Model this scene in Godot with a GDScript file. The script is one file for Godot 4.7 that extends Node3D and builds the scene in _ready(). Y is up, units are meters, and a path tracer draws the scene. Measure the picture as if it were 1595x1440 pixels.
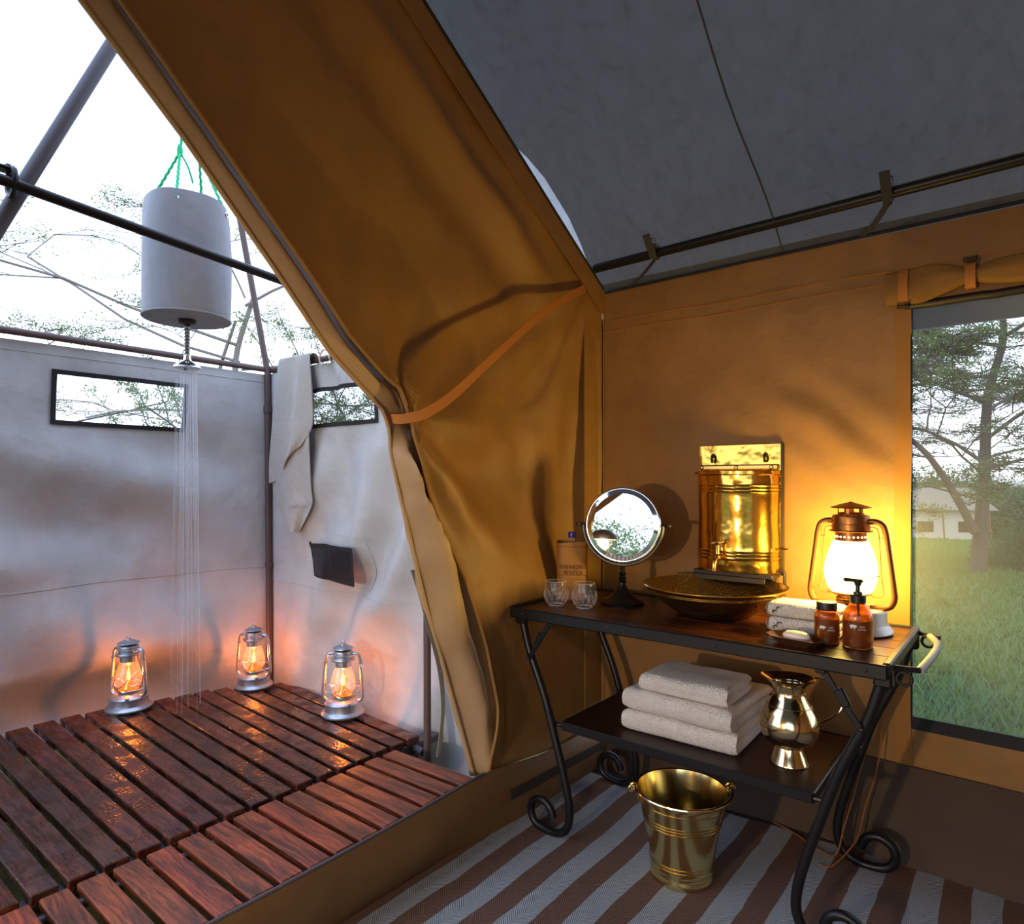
extends Node3D

# ------------------------------------------------------------------ mesh helper
class MB:
	var p := PackedVector3Array()
	var t := PackedVector2Array()

	func tri(a: Vector3, b: Vector3, c: Vector3) -> void:
		p.append(a); p.append(b); p.append(c)

	func quad(a: Vector3, b: Vector3, c: Vector3, d: Vector3) -> void:
		tri(a, b, c); tri(a, c, d)

	# turns the triangles added since «from» so that a closed shape faces outwards (Godot fronts are clockwise)
	func orient(from: int) -> void:
		var mid := Vector3.ZERO
		for i in range(from, p.size()): mid += p[i]
		mid /= maxf(1.0, p.size() - from)
		var vol := 0.0
		for i in range(from, p.size(), 3):
			vol += (p[i] - mid).dot((p[i + 1] - mid).cross(p[i + 2] - mid))
		if vol > 0.0:
			for i in range(from, p.size(), 3):
				var s := p[i + 1]
				p[i + 1] = p[i + 2]
				p[i + 2] = s

	func hull_tri(a: Vector3, b: Vector3, c: Vector3, mid: Vector3) -> void:
		if (b - a).cross(c - a).dot(a + b + c - mid * 3.0) > 0.0: tri(a, c, b)
		else: tri(a, b, c)

	func hull_quad(a: Vector3, b: Vector3, c: Vector3, d: Vector3, mid: Vector3) -> void:
		hull_tri(a, b, c, mid); hull_tri(a, c, d, mid)

	# a box with chamfered edges; w gives the eight corners moved if given
	func box(c: Vector3, s: Vector3, bev := 0.003, bas := Basis()) -> void:
		var h := s * 0.5
		var b := minf(bev, minf(h.x, minf(h.y, h.z)) * 0.9)
		var v := {}
		for sx in [-1, 1]:
			for sy in [-1, 1]:
				for sz in [-1, 1]:
					v[[sx, sy, sz, 0]] = c + bas * Vector3(sx * h.x, sy * (h.y - b), sz * (h.z - b))
					v[[sx, sy, sz, 1]] = c + bas * Vector3(sx * (h.x - b), sy * h.y, sz * (h.z - b))
					v[[sx, sy, sz, 2]] = c + bas * Vector3(sx * (h.x - b), sy * (h.y - b), sz * h.z)
		box_from(v, c)

	func box_from(v: Dictionary, c: Vector3) -> void:
		var sg := [-1, 1]
		for a in sg:
			hull_quad(v[[a, -1, -1, 0]], v[[a, 1, -1, 0]], v[[a, 1, 1, 0]], v[[a, -1, 1, 0]], c)
			hull_quad(v[[-1, a, -1, 1]], v[[1, a, -1, 1]], v[[1, a, 1, 1]], v[[-1, a, 1, 1]], c)
			hull_quad(v[[-1, -1, a, 2]], v[[1, -1, a, 2]], v[[1, 1, a, 2]], v[[-1, 1, a, 2]], c)
			for d in sg:
				hull_quad(v[[a, d, -1, 0]], v[[a, d, 1, 0]], v[[a, d, 1, 1]], v[[a, d, -1, 1]], c)
				hull_quad(v[[a, -1, d, 0]], v[[a, 1, d, 0]], v[[a, 1, d, 2]], v[[a, -1, d, 2]], c)
				hull_quad(v[[-1, a, d, 1]], v[[1, a, d, 1]], v[[1, a, d, 2]], v[[-1, a, d, 2]], c)
				for e in sg:
					hull_tri(v[[a, d, e, 0]], v[[a, d, e, 1]], v[[a, d, e, 2]], c)

	# a bar with a flat rectangular section between two points
	func bar(a: Vector3, b: Vector3, w: float, h: float, up := Vector3.UP, bev := 0.002) -> void:
		var d := (b - a).normalized()
		var s := d.cross(up).normalized()
		box((a + b) * 0.5, Vector3(a.distance_to(b), h, w), bev, Basis(d, s.cross(d), s))

	# profile of (radius, height) turned round the y axis
	func lathe(pr: Array, seg := 32, at := Vector3.ZERO, sq := Vector2.ONE, bas := Basis(), from_a := 0.0, to_a := TAU) -> void:
		var from := p.size()
		for k in seg:
			var a0 := lerpf(from_a, to_a, float(k) / seg)
			var a1 := lerpf(from_a, to_a, float(k + 1) / seg)
			if k == seg - 1 and is_equal_approx(to_a - from_a, TAU): a1 = from_a
			for i in pr.size() - 1:
				var q: Vector2 = pr[i]
				var r: Vector2 = pr[i + 1]
				var a := at + bas * Vector3(q.x * cos(a0) * sq.x, q.y, q.x * sin(a0) * sq.y)
				var b := at + bas * Vector3(r.x * cos(a0) * sq.x, r.y, r.x * sin(a0) * sq.y)
				var c := at + bas * Vector3(r.x * cos(a1) * sq.x, r.y, r.x * sin(a1) * sq.y)
				var d := at + bas * Vector3(q.x * cos(a1) * sq.x, q.y, q.x * sin(a1) * sq.y)
				if r.x > 1e-6: tri(a, b, c)
				if q.x > 1e-6: tri(a, c, d)
		orient(from)

	func tube(path: Array, rad, seg := 8, closed := false, sq := 1.0) -> void:
		var from := p.size()
		var n := path.size()
		var rings := []
		var prev := Vector3.ZERO
		for i in n:
			var d: Vector3
			if closed: d = path[(i + 1) % n] - path[(i + n - 1) % n]
			else: d = path[mini(i + 1, n - 1)] - path[maxi(i - 1, 0)]
			d = d.normalized()
			var s := prev - d * prev.dot(d)
			if s.length() < 1e-4: s = d.cross(Vector3.UP if absf(d.y) < 0.9 else Vector3.RIGHT)
			s = s.normalized()
			prev = s
			var o := d.cross(s)
			var r: float = rad[i] if rad is Array else rad
			var ring := []
			for k in seg:
				var a := TAU * k / seg
				ring.append(path[i] + s * cos(a) * r + o * sin(a) * r * sq)
			rings.append(ring)
		for i in (n if closed else n - 1):
			var A = rings[i]
			var B = rings[(i + 1) % n]
			for k in seg:
				quad(A[k], B[k], B[(k + 1) % seg], A[(k + 1) % seg])
		if not closed:
			for e in [0, n - 1]:
				for k in seg:
					if e == 0: tri(path[0], rings[0][k], rings[0][(k + 1) % seg])
					else: tri(path[e], rings[e][(k + 1) % seg], rings[e][k])
		orient(from)

	# f(u, v) -> Vector3; g(u, v) -> Vector2 gives texture coordinates
	func grid(nu: int, nv: int, f: Callable, g = null, skip = null) -> void:
		var a := []
		for j in nv + 1:
			var row := PackedVector3Array()
			for i in nu + 1: row.append(f.call(float(i) / nu, float(j) / nv))
			a.append(row)
		for j in nv:
			for i in nu:
				if skip != null and skip.call((i + 0.5) / nu, (j + 0.5) / nv): continue
				quad(a[j][i], a[j + 1][i], a[j + 1][i + 1], a[j][i + 1])
				if g != null:
					var q := [g.call(float(i) / nu, float(j) / nv), g.call(float(i) / nu, (j + 1.0) / nv), g.call((i + 1.0) / nu, (j + 1.0) / nv), g.call((i + 1.0) / nu, float(j) / nv)]
					for k in [0, 1, 2, 0, 2, 3]: t.append(q[k])

	# a closed sheet of cloth: f(u, v) and the same moved by «off»
	func sheet(nu: int, nv: int, f: Callable, off: Vector3) -> void:
		var from := p.size()
		grid(nu, nv, f)
		var half := p.size()
		for i in range(from, half, 3): tri(p[i] + off, p[i + 2] + off, p[i + 1] + off)
		for i in nu:
			var u0 := float(i) / nu
			var u1 := (i + 1.0) / nu
			rim(f.call(u0, 0.0), f.call(u1, 0.0), off); rim(f.call(u1, 1.0), f.call(u0, 1.0), off)
		for j in nv:
			var v0 := float(j) / nv
			var v1 := (j + 1.0) / nv
			rim(f.call(0.0, v1), f.call(0.0, v0), off); rim(f.call(1.0, v0), f.call(1.0, v1), off)
		orient(from)

	func rim(a: Vector3, b: Vector3, off: Vector3) -> void:
		quad(a, b, b + off, a + off)

	# a flat outline (counter-clockwise or not) given a depth
	func prism(poly: PackedVector2Array, depth: float, at := Vector3.ZERO, bas := Basis()) -> void:
		var from := p.size()
		var ix := Geometry2D.triangulate_polygon(poly)
		var a := PackedVector3Array()
		var b := PackedVector3Array()
		for q in poly:
			a.append(at + bas * Vector3(q.x, q.y, depth * 0.5)); b.append(at + bas * Vector3(q.x, q.y, -depth * 0.5))
		var ccw := not Geometry2D.is_polygon_clockwise(poly)
		for i in range(0, ix.size(), 3):
			var m := [ix[i], ix[i + 1], ix[i + 2]]
			var fl := (poly[m[1]] - poly[m[0]]).cross(poly[m[2]] - poly[m[0]]) > 0.0
			if fl: m = [m[0], m[2], m[1]]
			tri(a[m[0]], a[m[1]], a[m[2]]); tri(b[m[0]], b[m[2]], b[m[1]])
		for i in poly.size():
			var j := (i + 1) % poly.size()
			var w := (poly[j] - poly[i])
			var o := Vector2(w.y, -w.x) * (1.0 if _area(poly) > 0.0 else -1.0)
			var n := bas * Vector3(o.x, o.y, 0)
			if (a[j] - a[i]).cross(b[j] - a[i]).dot(n) > 0.0: quad(a[i], b[i], b[j], a[j])
			else: quad(a[i], a[j], b[j], b[i])

	func _area(poly: PackedVector2Array) -> float:
		var s := 0.0
		for i in poly.size(): s += poly[i].cross(poly[(i + 1) % poly.size()])
		return s

	func moved(x: Transform3D) -> MB:
		var m := MB.new()
		m.p = x * p
		m.t = t.duplicate()
		return m

	func add(o: MB) -> void:
		p.append_array(o.p)
		t.append_array(o.t)

	# normals are averaged over faces that meet at less than «crease» degrees
	func mesh(crease := 40.0) -> ArrayMesh:
		var n := p.size()
		var fn := PackedVector3Array()
		var un := PackedVector3Array()
		for i in range(0, n, 3):
			var c := (p[i + 2] - p[i]).cross(p[i + 1] - p[i])
			fn.append(c); un.append(c.normalized())
		var out := PackedVector3Array()
		out.resize(n)
		if crease <= 0.0:
			for i in n: out[i] = un[i / 3]
		else:
			var at := {}
			for i in n:
				var k := Vector3i((p[i] * 20000.0).round())
				if at.has(k): at[k].append(i)
				else: at[k] = PackedInt32Array([i])
			var lim := cos(deg_to_rad(crease))
			for k in at:
				var m: PackedInt32Array = at[k]
				for i in m:
					var s := Vector3.ZERO
					var u := un[i / 3]
					for j in m:
						if u.dot(un[j / 3]) >= lim: s += fn[j / 3]
					out[i] = s.normalized() if s.length_squared() > 1e-30 else u
		var arr := []
		arr.resize(Mesh.ARRAY_MAX)
		arr[Mesh.ARRAY_VERTEX] = p
		arr[Mesh.ARRAY_NORMAL] = out
		if t.size() == n and n > 0: arr[Mesh.ARRAY_TEX_UV] = t
		var am := ArrayMesh.new()
		am.add_surface_from_arrays(Mesh.PRIMITIVE_TRIANGLES, arr)
		return am

# ------------------------------------------------------------------ scene helpers
var rng := RandomNumberGenerator.new()
var M := {}
var taken := {}
var fn_soft := FastNoiseLite.new()
var fn_fine := FastNoiseLite.new()
var fn_ridge := FastNoiseLite.new()

func numbered(called: String) -> String:
	if not taken.has(called):
		taken[called] = 0
		return called
	taken[called] += 1
	return "%s_%03d" % [called, taken[called]]

func part(called: String, mb, m: Material, parent: Node3D, crease := 40.0, label := "") -> MeshInstance3D:
	var o := MeshInstance3D.new()
	o.name = called
	o.mesh = mb.mesh(crease) if mb is MB else mb
	o.material_override = m
	if label: o.set_meta("label", label)
	parent.add_child(o, true)
	return o

# a part whose shape was written in world coordinates
func wpart(called: String, mb, m: Material, parent: Node3D, crease := 40.0, label := "") -> MeshInstance3D:
	var o := part(called, mb, m, parent, crease, label)
	var x := Transform3D()
	var n: Node = parent
	while n != self:
		x = n.transform * x
		n = n.get_parent()
	o.transform = x.affine_inverse()
	return o

func thing(called: String, label: String, category: String, at := Vector3.ZERO, turn := 0.0, group := "") -> Node3D:
	var o := Node3D.new()
	o.name = numbered(called)
	add_child(o)
	o.position = at
	o.rotation.y = turn
	tag(o, label, category, group)
	return o

func tag(o: Node, label: String, category := "", group := "", kind := "") -> void:
	if label: o.set_meta("label", label)
	if category: o.set_meta("category", category)
	if group: o.set_meta("group", group)
	if kind: o.set_meta("kind", kind)

func struct(called: String, mb, m: Material, label: String, category: String, crease := 40.0) -> MeshInstance3D:
	var o := part(numbered(called), mb, m, self, crease)
	tag(o, label, category, "", "structure")
	return o

func copy_of(src: Node3D, label: String, at: Vector3, turn := 0.0) -> Node3D:
	var o: Node3D = src.duplicate()
	o.name = numbered(str(src.name))
	add_child(o)
	o.position = at
	o.rotation.y = turn
	o.set_meta("label", label)
	return o

func spline(pts: Array, per := 6, closed := false) -> Array:
	var out := []
	var n := pts.size()
	for i in (n if closed else n - 1):
		var a = pts[(i + n - 1) % n] if closed else pts[maxi(i - 1, 0)]
		var b = pts[i]
		var c = pts[(i + 1) % n]
		var d = pts[(i + 2) % n] if closed else pts[mini(i + 2, n - 1)]
		for k in per:
			out.append(b.cubic_interpolate(c, a, d, float(k) / per))
	if not closed: out.append(pts[n - 1])
	return out

# a curve through Vector2/Vector3 points read at 0..1 of their count
func along(pts: Array, s: float):
	var x := clampf(s, 0.0, 1.0) * (pts.size() - 1)
	var i := mini(int(x), pts.size() - 2)
	var a = pts[maxi(i - 1, 0)]
	var d = pts[mini(i + 2, pts.size() - 1)]
	return pts[i].cubic_interpolate(pts[i + 1], a, d, x - i)

# value of a table of (key, value) at key
func table(tb: Array, key: float) -> float:
	if key <= tb[0].x: return tb[0].y
	for i in tb.size() - 1:
		if key <= tb[i + 1].x:
			var f: float = (key - tb[i].x) / (tb[i + 1].x - tb[i].x)
			return lerpf(tb[i].y, tb[i + 1].y, f)
	return tb[-1].y

func sm(a: float, b: float, x: float) -> float:
	return smoothstep(a, b, x)

func arc(c: Vector3, r: float, ax: Vector3, ay: Vector3, a0: float, a1: float, n: int) -> Array:
	var out := []
	for i in n + 1:
		var a := lerpf(a0, a1, float(i) / n)
		out.append(c + ax * cos(a) * r + ay * sin(a) * r)
	return out

# ------------------------------------------------------------------ materials
func noise(freq: float, oct := 4, kind := FastNoiseLite.TYPE_SIMPLEX_SMOOTH, fractal := FastNoiseLite.FRACTAL_FBM, sd := 1) -> FastNoiseLite:
	var n := FastNoiseLite.new()
	n.noise_type = kind
	n.frequency = freq
	n.fractal_octaves = oct
	n.fractal_type = fractal
	n.seed = sd
	return n

func ntex(n: FastNoiseLite, size := 512, normal := false, bump := 4.0, ramp = null) -> NoiseTexture2D:
	var t := NoiseTexture2D.new()
	t.width = size
	t.height = size
	t.seamless = true
	t.noise = n
	t.as_normal_map = normal
	t.bump_strength = bump
	if ramp != null:
		var g := Gradient.new()
		g.offsets = PackedFloat32Array(ramp[0])
		g.colors = PackedColorArray(ramp[1])
		t.color_ramp = g
	return t

func mat(called: String, c: Color, rough := 0.8, metal := 0.0, more := {}) -> StandardMaterial3D:
	var m := StandardMaterial3D.new()
	m.resource_name = called
	m.albedo_color = c
	m.roughness = rough
	m.metallic = metal
	for k in more: m.set(k, more[k])
	m.backlight_enabled = more.has("backlight")
	M[called] = m
	return m

func tri_uv(m: StandardMaterial3D, s: float, world := true, off := Vector3.ZERO) -> void:
	m.uv1_triplanar = true
	m.uv1_world_triplanar = world
	m.uv1_scale = Vector3.ONE * s
	m.uv1_offset = off

func set_normal(m: StandardMaterial3D, t: Texture2D, k: float) -> void:
	m.normal_enabled = true
	m.normal_texture = t
	m.normal_scale = k

func grey_ramp(lo: float, hi: float, a := 0.3, b := 0.7) -> Array:
	return [[a, b], [Color(lo, lo, lo), Color(hi, hi, hi)]]

func wood_image(sd: int, dark: Color, light: Color) -> ImageTexture:
	var n1 := noise(1.0, 4, FastNoiseLite.TYPE_SIMPLEX_SMOOTH, FastNoiseLite.FRACTAL_FBM, sd)
	var im := Image.create(512, 512, false, Image.FORMAT_RGB8)
	for y in 512:
		for x in 512:
			var w := n1.get_noise_2d(x * 0.004, y * 0.02) * 2.0
			var g := n1.get_noise_2d(x * 0.006 + 40.0, y * 0.16 + w)
			var h := n1.get_noise_2d(x * 0.03 + 90.0, y * 0.5)
			var v := clampf(0.5 + 0.8 * g + 0.35 * h + 0.25 * w, 0.0, 1.0)
			im.set_pixel(x, y, dark.lerp(light, v))
	return ImageTexture.create_from_image(im)

func rug_images() -> Array:
	var im := Image.create(512, 512, false, Image.FORMAT_RGB8)
	var hm := Image.create(512, 512, false, Image.FORMAT_RGB8)
	var n1 := noise(0.12, 3)
	var n2 := noise(0.45, 2, FastNoiseLite.TYPE_SIMPLEX_SMOOTH, FastNoiseLite.FRACTAL_FBM, 5)
	var brown := Color(0.52, 0.38, 0.30)
	var blue := Color(0.74, 0.765, 0.785)
	for y in 512:
		for x in 512:
			var s := x / 256
			var lx := fmod(x / 256.0, 1.0)
			var ph := y / 512.0 * 18.0 + absf(lx - 0.5) * 9.0
			var rib := 0.5 + 0.5 * sin(TAU * ph)
			var knot := 0.5 + 0.5 * sin(TAU * (lx * 14.0 + ph * 0.5))
			var f := n2.get_noise_2d(x, y)
			var h := clampf(0.62 * rib + 0.2 * knot + 0.25 * f + 0.1, 0.0, 1.0)
			var c := brown if s == 0 else blue
			var k := 0.42 + 0.72 * h + 0.16 * n1.get_noise_2d(x, y) + 0.14 * f
			im.set_pixel(x, y, Color(c.r * k, c.g * k, c.b * k))
			hm.set_pixel(x, y, Color(h, h, h))
	hm.bump_map_to_normal_map(9.0)
	return [ImageTexture.create_from_image(im), ImageTexture.create_from_image(hm)]

func make_materials() -> void:
	fn_soft.noise_type = FastNoiseLite.TYPE_SIMPLEX_SMOOTH
	fn_soft.frequency = 1.0
	fn_soft.fractal_octaves = 3
	fn_fine.noise_type = FastNoiseLite.TYPE_SIMPLEX_SMOOTH
	fn_fine.frequency = 4.0
	fn_ridge.noise_type = FastNoiseLite.TYPE_SIMPLEX_SMOOTH
	fn_ridge.fractal_type = FastNoiseLite.FRACTAL_RIDGED
	fn_ridge.frequency = 1.0
	fn_ridge.fractal_octaves = 2
	var wrinkle := ntex(noise(0.006, 4, FastNoiseLite.TYPE_SIMPLEX_SMOOTH, FastNoiseLite.FRACTAL_RIDGED, 7), 1024, true, 5.0)
	var mottle := ntex(noise(0.01, 5, FastNoiseLite.TYPE_SIMPLEX_SMOOTH, FastNoiseLite.FRACTAL_FBM, 3), 512, false, 1.0, grey_ramp(0.95, 1.0))
	var terry := ntex(noise(0.09, 2, FastNoiseLite.TYPE_CELLULAR, FastNoiseLite.FRACTAL_FBM, 2), 512, true, 16.0)
	var dents := ntex(noise(0.006, 3, FastNoiseLite.TYPE_SIMPLEX_SMOOTH, FastNoiseLite.FRACTAL_FBM, 9), 512, true, 6.0)
	for a in [["canvas", Color(0.575, 0.405, 0.19), 0.58], ["khaki", Color(0.755, 0.755, 0.755), 0.7], ["flap_outside", Color(0.70, 0.57, 0.41), 0.55], ["skirt", Color(0.25, 0.17, 0.075), 0.7], ["sill_cloth", Color(0.46, 0.33, 0.17), 0.6], ["roll", Color(0.56, 0.39, 0.15), 0.75]]:
		var m := mat(a[0], a[1], a[2], 0.0, {"albedo_texture": mottle})
		set_normal(m, wrinkle, {"skirt": 0.12, "sill_cloth": 0.2, "khaki": 0.6}.get(a[0], 0.35))
		tri_uv(m, 0.9)
	M.canvas.backlight_enabled = true
	M.khaki.backlight_enabled = true
	M.canvas.backlight = Color(0.05, 0.033, 0.008)
	M.khaki.backlight = Color(0.2, 0.19, 0.18)
	mat("strap", Color(0.68, 0.41, 0.15), 0.7)
	mat("binding", Color(0.58, 0.39, 0.14), 0.7)
	mat("webbing", Color(0.2, 0.14, 0.075), 0.8)
	mat("black_binding", Color(0.12, 0.11, 0.12), 0.8)
	mat("grey_strap", Color(0.22, 0.22, 0.22), 0.8)
	mat("net_seam", Color(0.24, 0.24, 0.24), 0.9)
	mat("tape", Color(0.55, 0.55, 0.5), 0.8)
	var shade := ntex(noise(0.012, 5, FastNoiseLite.TYPE_SIMPLEX_SMOOTH, FastNoiseLite.FRACTAL_RIDGED, 4), 1024, true, 12.0)
	var m2 := mat("roof_net", Color(0.25, 0.25, 0.255), 0.85, 0.0, {"transparency": BaseMaterial3D.TRANSPARENCY_ALPHA, "albedo_texture": ntex(noise(0.008, 5, FastNoiseLite.TYPE_SIMPLEX_SMOOTH, FastNoiseLite.FRACTAL_RIDGED, 14), 1024, false, 1.0, [[0.3, 0.75, 0.97], [Color(1, 1, 1, 0.83), Color(1, 1, 1, 0.85), Color(1, 1, 1, 0.895)]])})
	set_normal(m2, shade, 1.0)
	tri_uv(m2, 0.8)
	m2 = mat("fly", Color(0.42, 0.43, 0.45), 0.85, 0.0, {"backlight": Color(0.59, 0.585, 0.585)})
	mat("screen", Color(0.42, 0.42, 0.44, 0.34), 0.9, 0.0, {"backlight": Color(0.34, 0.34, 0.35), "transparency": BaseMaterial3D.TRANSPARENCY_ALPHA})
	mat("dark_screen", Color(0.12, 0.12, 0.13, 0.55), 0.9, 0.0, {"transparency": BaseMaterial3D.TRANSPARENCY_ALPHA})
	mat("mesh_pocket", Color(0.07, 0.07, 0.09, 0.75), 0.9, 0.0, {"transparency": BaseMaterial3D.TRANSPARENCY_ALPHA})
	mat("etched_line", Color(0.9, 0.9, 0.92, 0.32), 0.6, 0.0, {"transparency": BaseMaterial3D.TRANSPARENCY_ALPHA})
	mat("brown_shade", Color(0.3, 0.16, 0.08), 0.6)
	mat("clear_pane", Color(0.9, 0.95, 1.0, 0.08), 0.08, 0.0, {"transparency": BaseMaterial3D.TRANSPARENCY_ALPHA})
	mat("glass", Color(1, 1, 1, 0.03), 0.03, 0.0, {"transparency": BaseMaterial3D.TRANSPARENCY_ALPHA})
	m2 = mat("etched_glass", Color(1, 1, 1, 0.03), 0.08, 0.0, {"transparency": BaseMaterial3D.TRANSPARENCY_ALPHA})
	set_normal(m2, ntex(noise(0.05, 2, FastNoiseLite.TYPE_CELLULAR, FastNoiseLite.FRACTAL_RIDGED, 3), 256, true, 6.0), 0.35)
	tri_uv(m2, 14.0, false)
	mat("iron", Color(0.105, 0.1, 0.105), 0.38, 0.35)
	mat("dark_metal", Color(0.2, 0.17, 0.15), 0.45, 0.5)
	mat("steel_pole", Color(0.33, 0.31, 0.33), 0.5, 0.2)
	mat("brown_pole", Color(0.36, 0.28, 0.26), 0.55, 0.1)
	mat("galvanised", Color(0.74, 0.75, 0.78), 0.34, 0.85)
	mat("chrome", Color(0.85, 0.86, 0.88), 0.12, 1.0)
	mat("copper", Color(0.62, 0.40, 0.20), 0.36, 0.9)
	mat("handle_grey", Color(0.5, 0.49, 0.47), 0.5, 0.2)
	mat("pale_metal", Color(0.80, 0.78, 0.74), 0.4, 0.5)
	m2 = mat("brass", Color(0.93, 0.73, 0.33), 0.14, 1.0)
	set_normal(m2, dents, 0.36)
	tri_uv(m2, 3.0, false)
	m2 = mat("plain_brass", Color(0.86, 0.70, 0.38), 0.2, 1.0)
	m2 = mat("bucket_brass", Color(0.88, 0.79, 0.54), 0.17, 1.0)
	set_normal(m2, dents, 0.12)
	tri_uv(m2, 2.0, false)
	mat("jug_brass", Color(0.90, 0.82, 0.64), 0.13, 1.0)
	m2 = mat("bowl_bronze", Color(0.56, 0.44, 0.27), 0.24, 0.95)
	set_normal(m2, ntex(noise(0.05, 1, FastNoiseLite.TYPE_CELLULAR, FastNoiseLite.FRACTAL_NONE, 6), 512, true, 8.0), 0.8)
	tri_uv(m2, 4.0, false)
	mat("mirror_glass", Color(0.93, 0.95, 0.95), 0.012, 1.0)
	mat("mirror_bevel", Color(0.9, 0.93, 0.94), 0.06, 1.0)
	mat("black_paint", Color(0.07, 0.06, 0.06), 0.3, 0.2)
	mat("cover", Color(0.60, 0.40, 0.13), 0.6)
	mat("print", Color(0.30, 0.15, 0.06), 0.8)
	mat("blue_cap", Color(0.2, 0.2, 0.62), 0.3)
	mat("amber", Color(0.96, 0.68, 0.30, 0.04), 0.16, 0.0, {"refraction_enabled": true, "refraction_scale": 0.05, "transparency": BaseMaterial3D.TRANSPARENCY_ALPHA})
	mat("lotion", Color(0.42, 0.20, 0.06), 0.5, 0.0, {"backlight": Color(0.5, 0.2, 0.05)})
	mat("dark_plastic", Color(0.12, 0.09, 0.075), 0.4)
	mat("white_print", Color(0.86, 0.86, 0.84), 0.6)
	mat("soap", Color(0.93, 0.89, 0.82), 0.45, 0.0, {"subsurf_scatter_enabled": true, "subsurf_scatter_strength": 0.2})
	mat("dish", Color(0.46, 0.31, 0.19), 0.14, 0.75)
	m2 = mat("terry", Color(0.86, 0.82, 0.77), 0.95, 0.0, {"rim_enabled": true, "rim": 0.4})
	set_normal(m2, terry, 1.0)
	tri_uv(m2, 4.2)
	m2 = mat("grey_terry", Color(0.74, 0.72, 0.70), 0.95, 0.0, {"rim_enabled": true, "rim": 0.3})
	set_normal(m2, terry, 0.8)
	tri_uv(m2, 4.0)
	var w1 := wood_image(3, Color(0.15, 0.075, 0.045), Color(0.42, 0.22, 0.13))
	var w2 := wood_image(8, Color(0.16, 0.075, 0.045), Color(0.40, 0.21, 0.115))
	var wet := ntex(noise(0.012, 3, FastNoiseLite.TYPE_SIMPLEX_SMOOTH, FastNoiseLite.FRACTAL_FBM, 12), 512, false, 1.0, grey_ramp(0.2, 0.62, 0.35, 0.62))
	var drops := ntex(noise(0.11, 2, FastNoiseLite.TYPE_CELLULAR, FastNoiseLite.FRACTAL_FBM, 8), 512, true, 5.0)
	for i in 4:
		var tint: float = [0.92, 1.0, 0.84, 1.0][i]
		m2 = mat("deck_wood_%d" % i, Color(tint, tint * [1.0, 0.95, 1.0, 0.9][i], tint), 1.0, 0.0, {"albedo_texture": w1, "roughness_texture": wet})
		set_normal(m2, drops, 0.22)
		tri_uv(m2, 1.3, true, Vector3(i * 0.23, 0, i * 0.37))
		m2 = mat("mat_wood_%d" % i, Color(tint, tint * [0.9, 0.86, 0.9, 0.82][i], tint * 0.75) * 1.55, 0.42, 0.0, {"albedo_texture": w1})
		tri_uv(m2, 1.1, true, Vector3(i * 0.31, 0, i * 0.21))
	m2 = mat("table_wood", Color(0.95, 0.9, 0.85), 0.3, 0.0, {"albedo_texture": w2})
	tri_uv(m2, 1.2)
	m2 = mat("shelf_wood", Color(0.6, 0.5, 0.48), 0.42, 0.0, {"albedo_texture": w2})
	tri_uv(m2, 1.1)
	var rg := rug_images()
	m2 = mat("rug", Color.WHITE, 0.95, 0.0, {"albedo_texture": rg[0]})
	set_normal(m2, rg[1], 1.0)
	mat("rug_edge", Color(0.15, 0.10, 0.08), 0.9)
	m2 = mat("ground", Color(0.44, 0.45, 0.28), 0.95, 0.0, {"albedo_texture": ntex(noise(0.02, 5, FastNoiseLite.TYPE_SIMPLEX_SMOOTH, FastNoiseLite.FRACTAL_FBM, 5), 1024, false, 1.0, [[0.25, 0.5, 0.75], [Color(0.62, 0.66, 0.42), Color(0.78, 0.8, 0.6), Color(0.95, 0.86, 0.76)]])})
	tri_uv(m2, 0.35)
	mat("floor", Color(0.2, 0.15, 0.1), 0.7)
	mat("grass_a", Color(0.37, 0.46, 0.25), 0.8, 0.0, {"backlight": Color(0.4, 0.5, 0.15)})
	mat("grass_b", Color(0.33, 0.45, 0.23), 0.8, 0.0, {"backlight": Color(0.35, 0.5, 0.15)})
	mat("bark", Color(0.38, 0.34, 0.32), 0.95)
	mat("bark_pale", Color(0.56, 0.52, 0.50), 0.95)  # paled for the haze of the overexposed sky behind the branches
	mat("leaf", Color(0.40, 0.46, 0.28), 0.8, 0.0, {"backlight": Color(0.4, 0.45, 0.2)})
	mat("leaf_dark", Color(0.27, 0.34, 0.22), 0.8, 0.0, {"backlight": Color(0.25, 0.35, 0.15)})
	mat("tent_cloth", Color(0.78, 0.75, 0.68), 0.85)
	mat("tent_roof", Color(0.52, 0.48, 0.40), 0.85)
	mat("dark_net", Color(0.16, 0.16, 0.18), 0.9)
	m2 = mat("bag", Color(0.57, 0.575, 0.60), 0.55, 0.0, {"albedo_texture": mottle})
	set_normal(m2, wrinkle, 0.3)
	tri_uv(m2, 1.6)
	mat("rope", Color(0.16, 0.80, 0.52), 0.8)
	mat("water", Color(0.95, 0.97, 1.0, 0.12), 0.5, 0.0, {"transparency": BaseMaterial3D.TRANSPARENCY_ALPHA})
	mat("flame", Color(1, 0.7, 0.3), 0.9, 0.0, {"emission_enabled": true, "emission": Color(1.0, 0.72, 0.25), "emission_energy_multiplier": 9.0})
	mat("frosted", Color(0.98, 0.96, 0.9), 0.6, 0.0, {"emission_enabled": true, "emission": Color(1.0, 0.93, 0.66), "emission_energy_multiplier": 3.2})
	mat("wire", Color(0.55, 0.33, 0.13), 0.6)
	mat("wood_pole", Color(0.5, 0.36, 0.22), 0.7)

# ------------------------------------------------------------------ tent shell
const BACK := -0.12
const SLOPE := 0.6
const EAVE := 2.242

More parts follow.
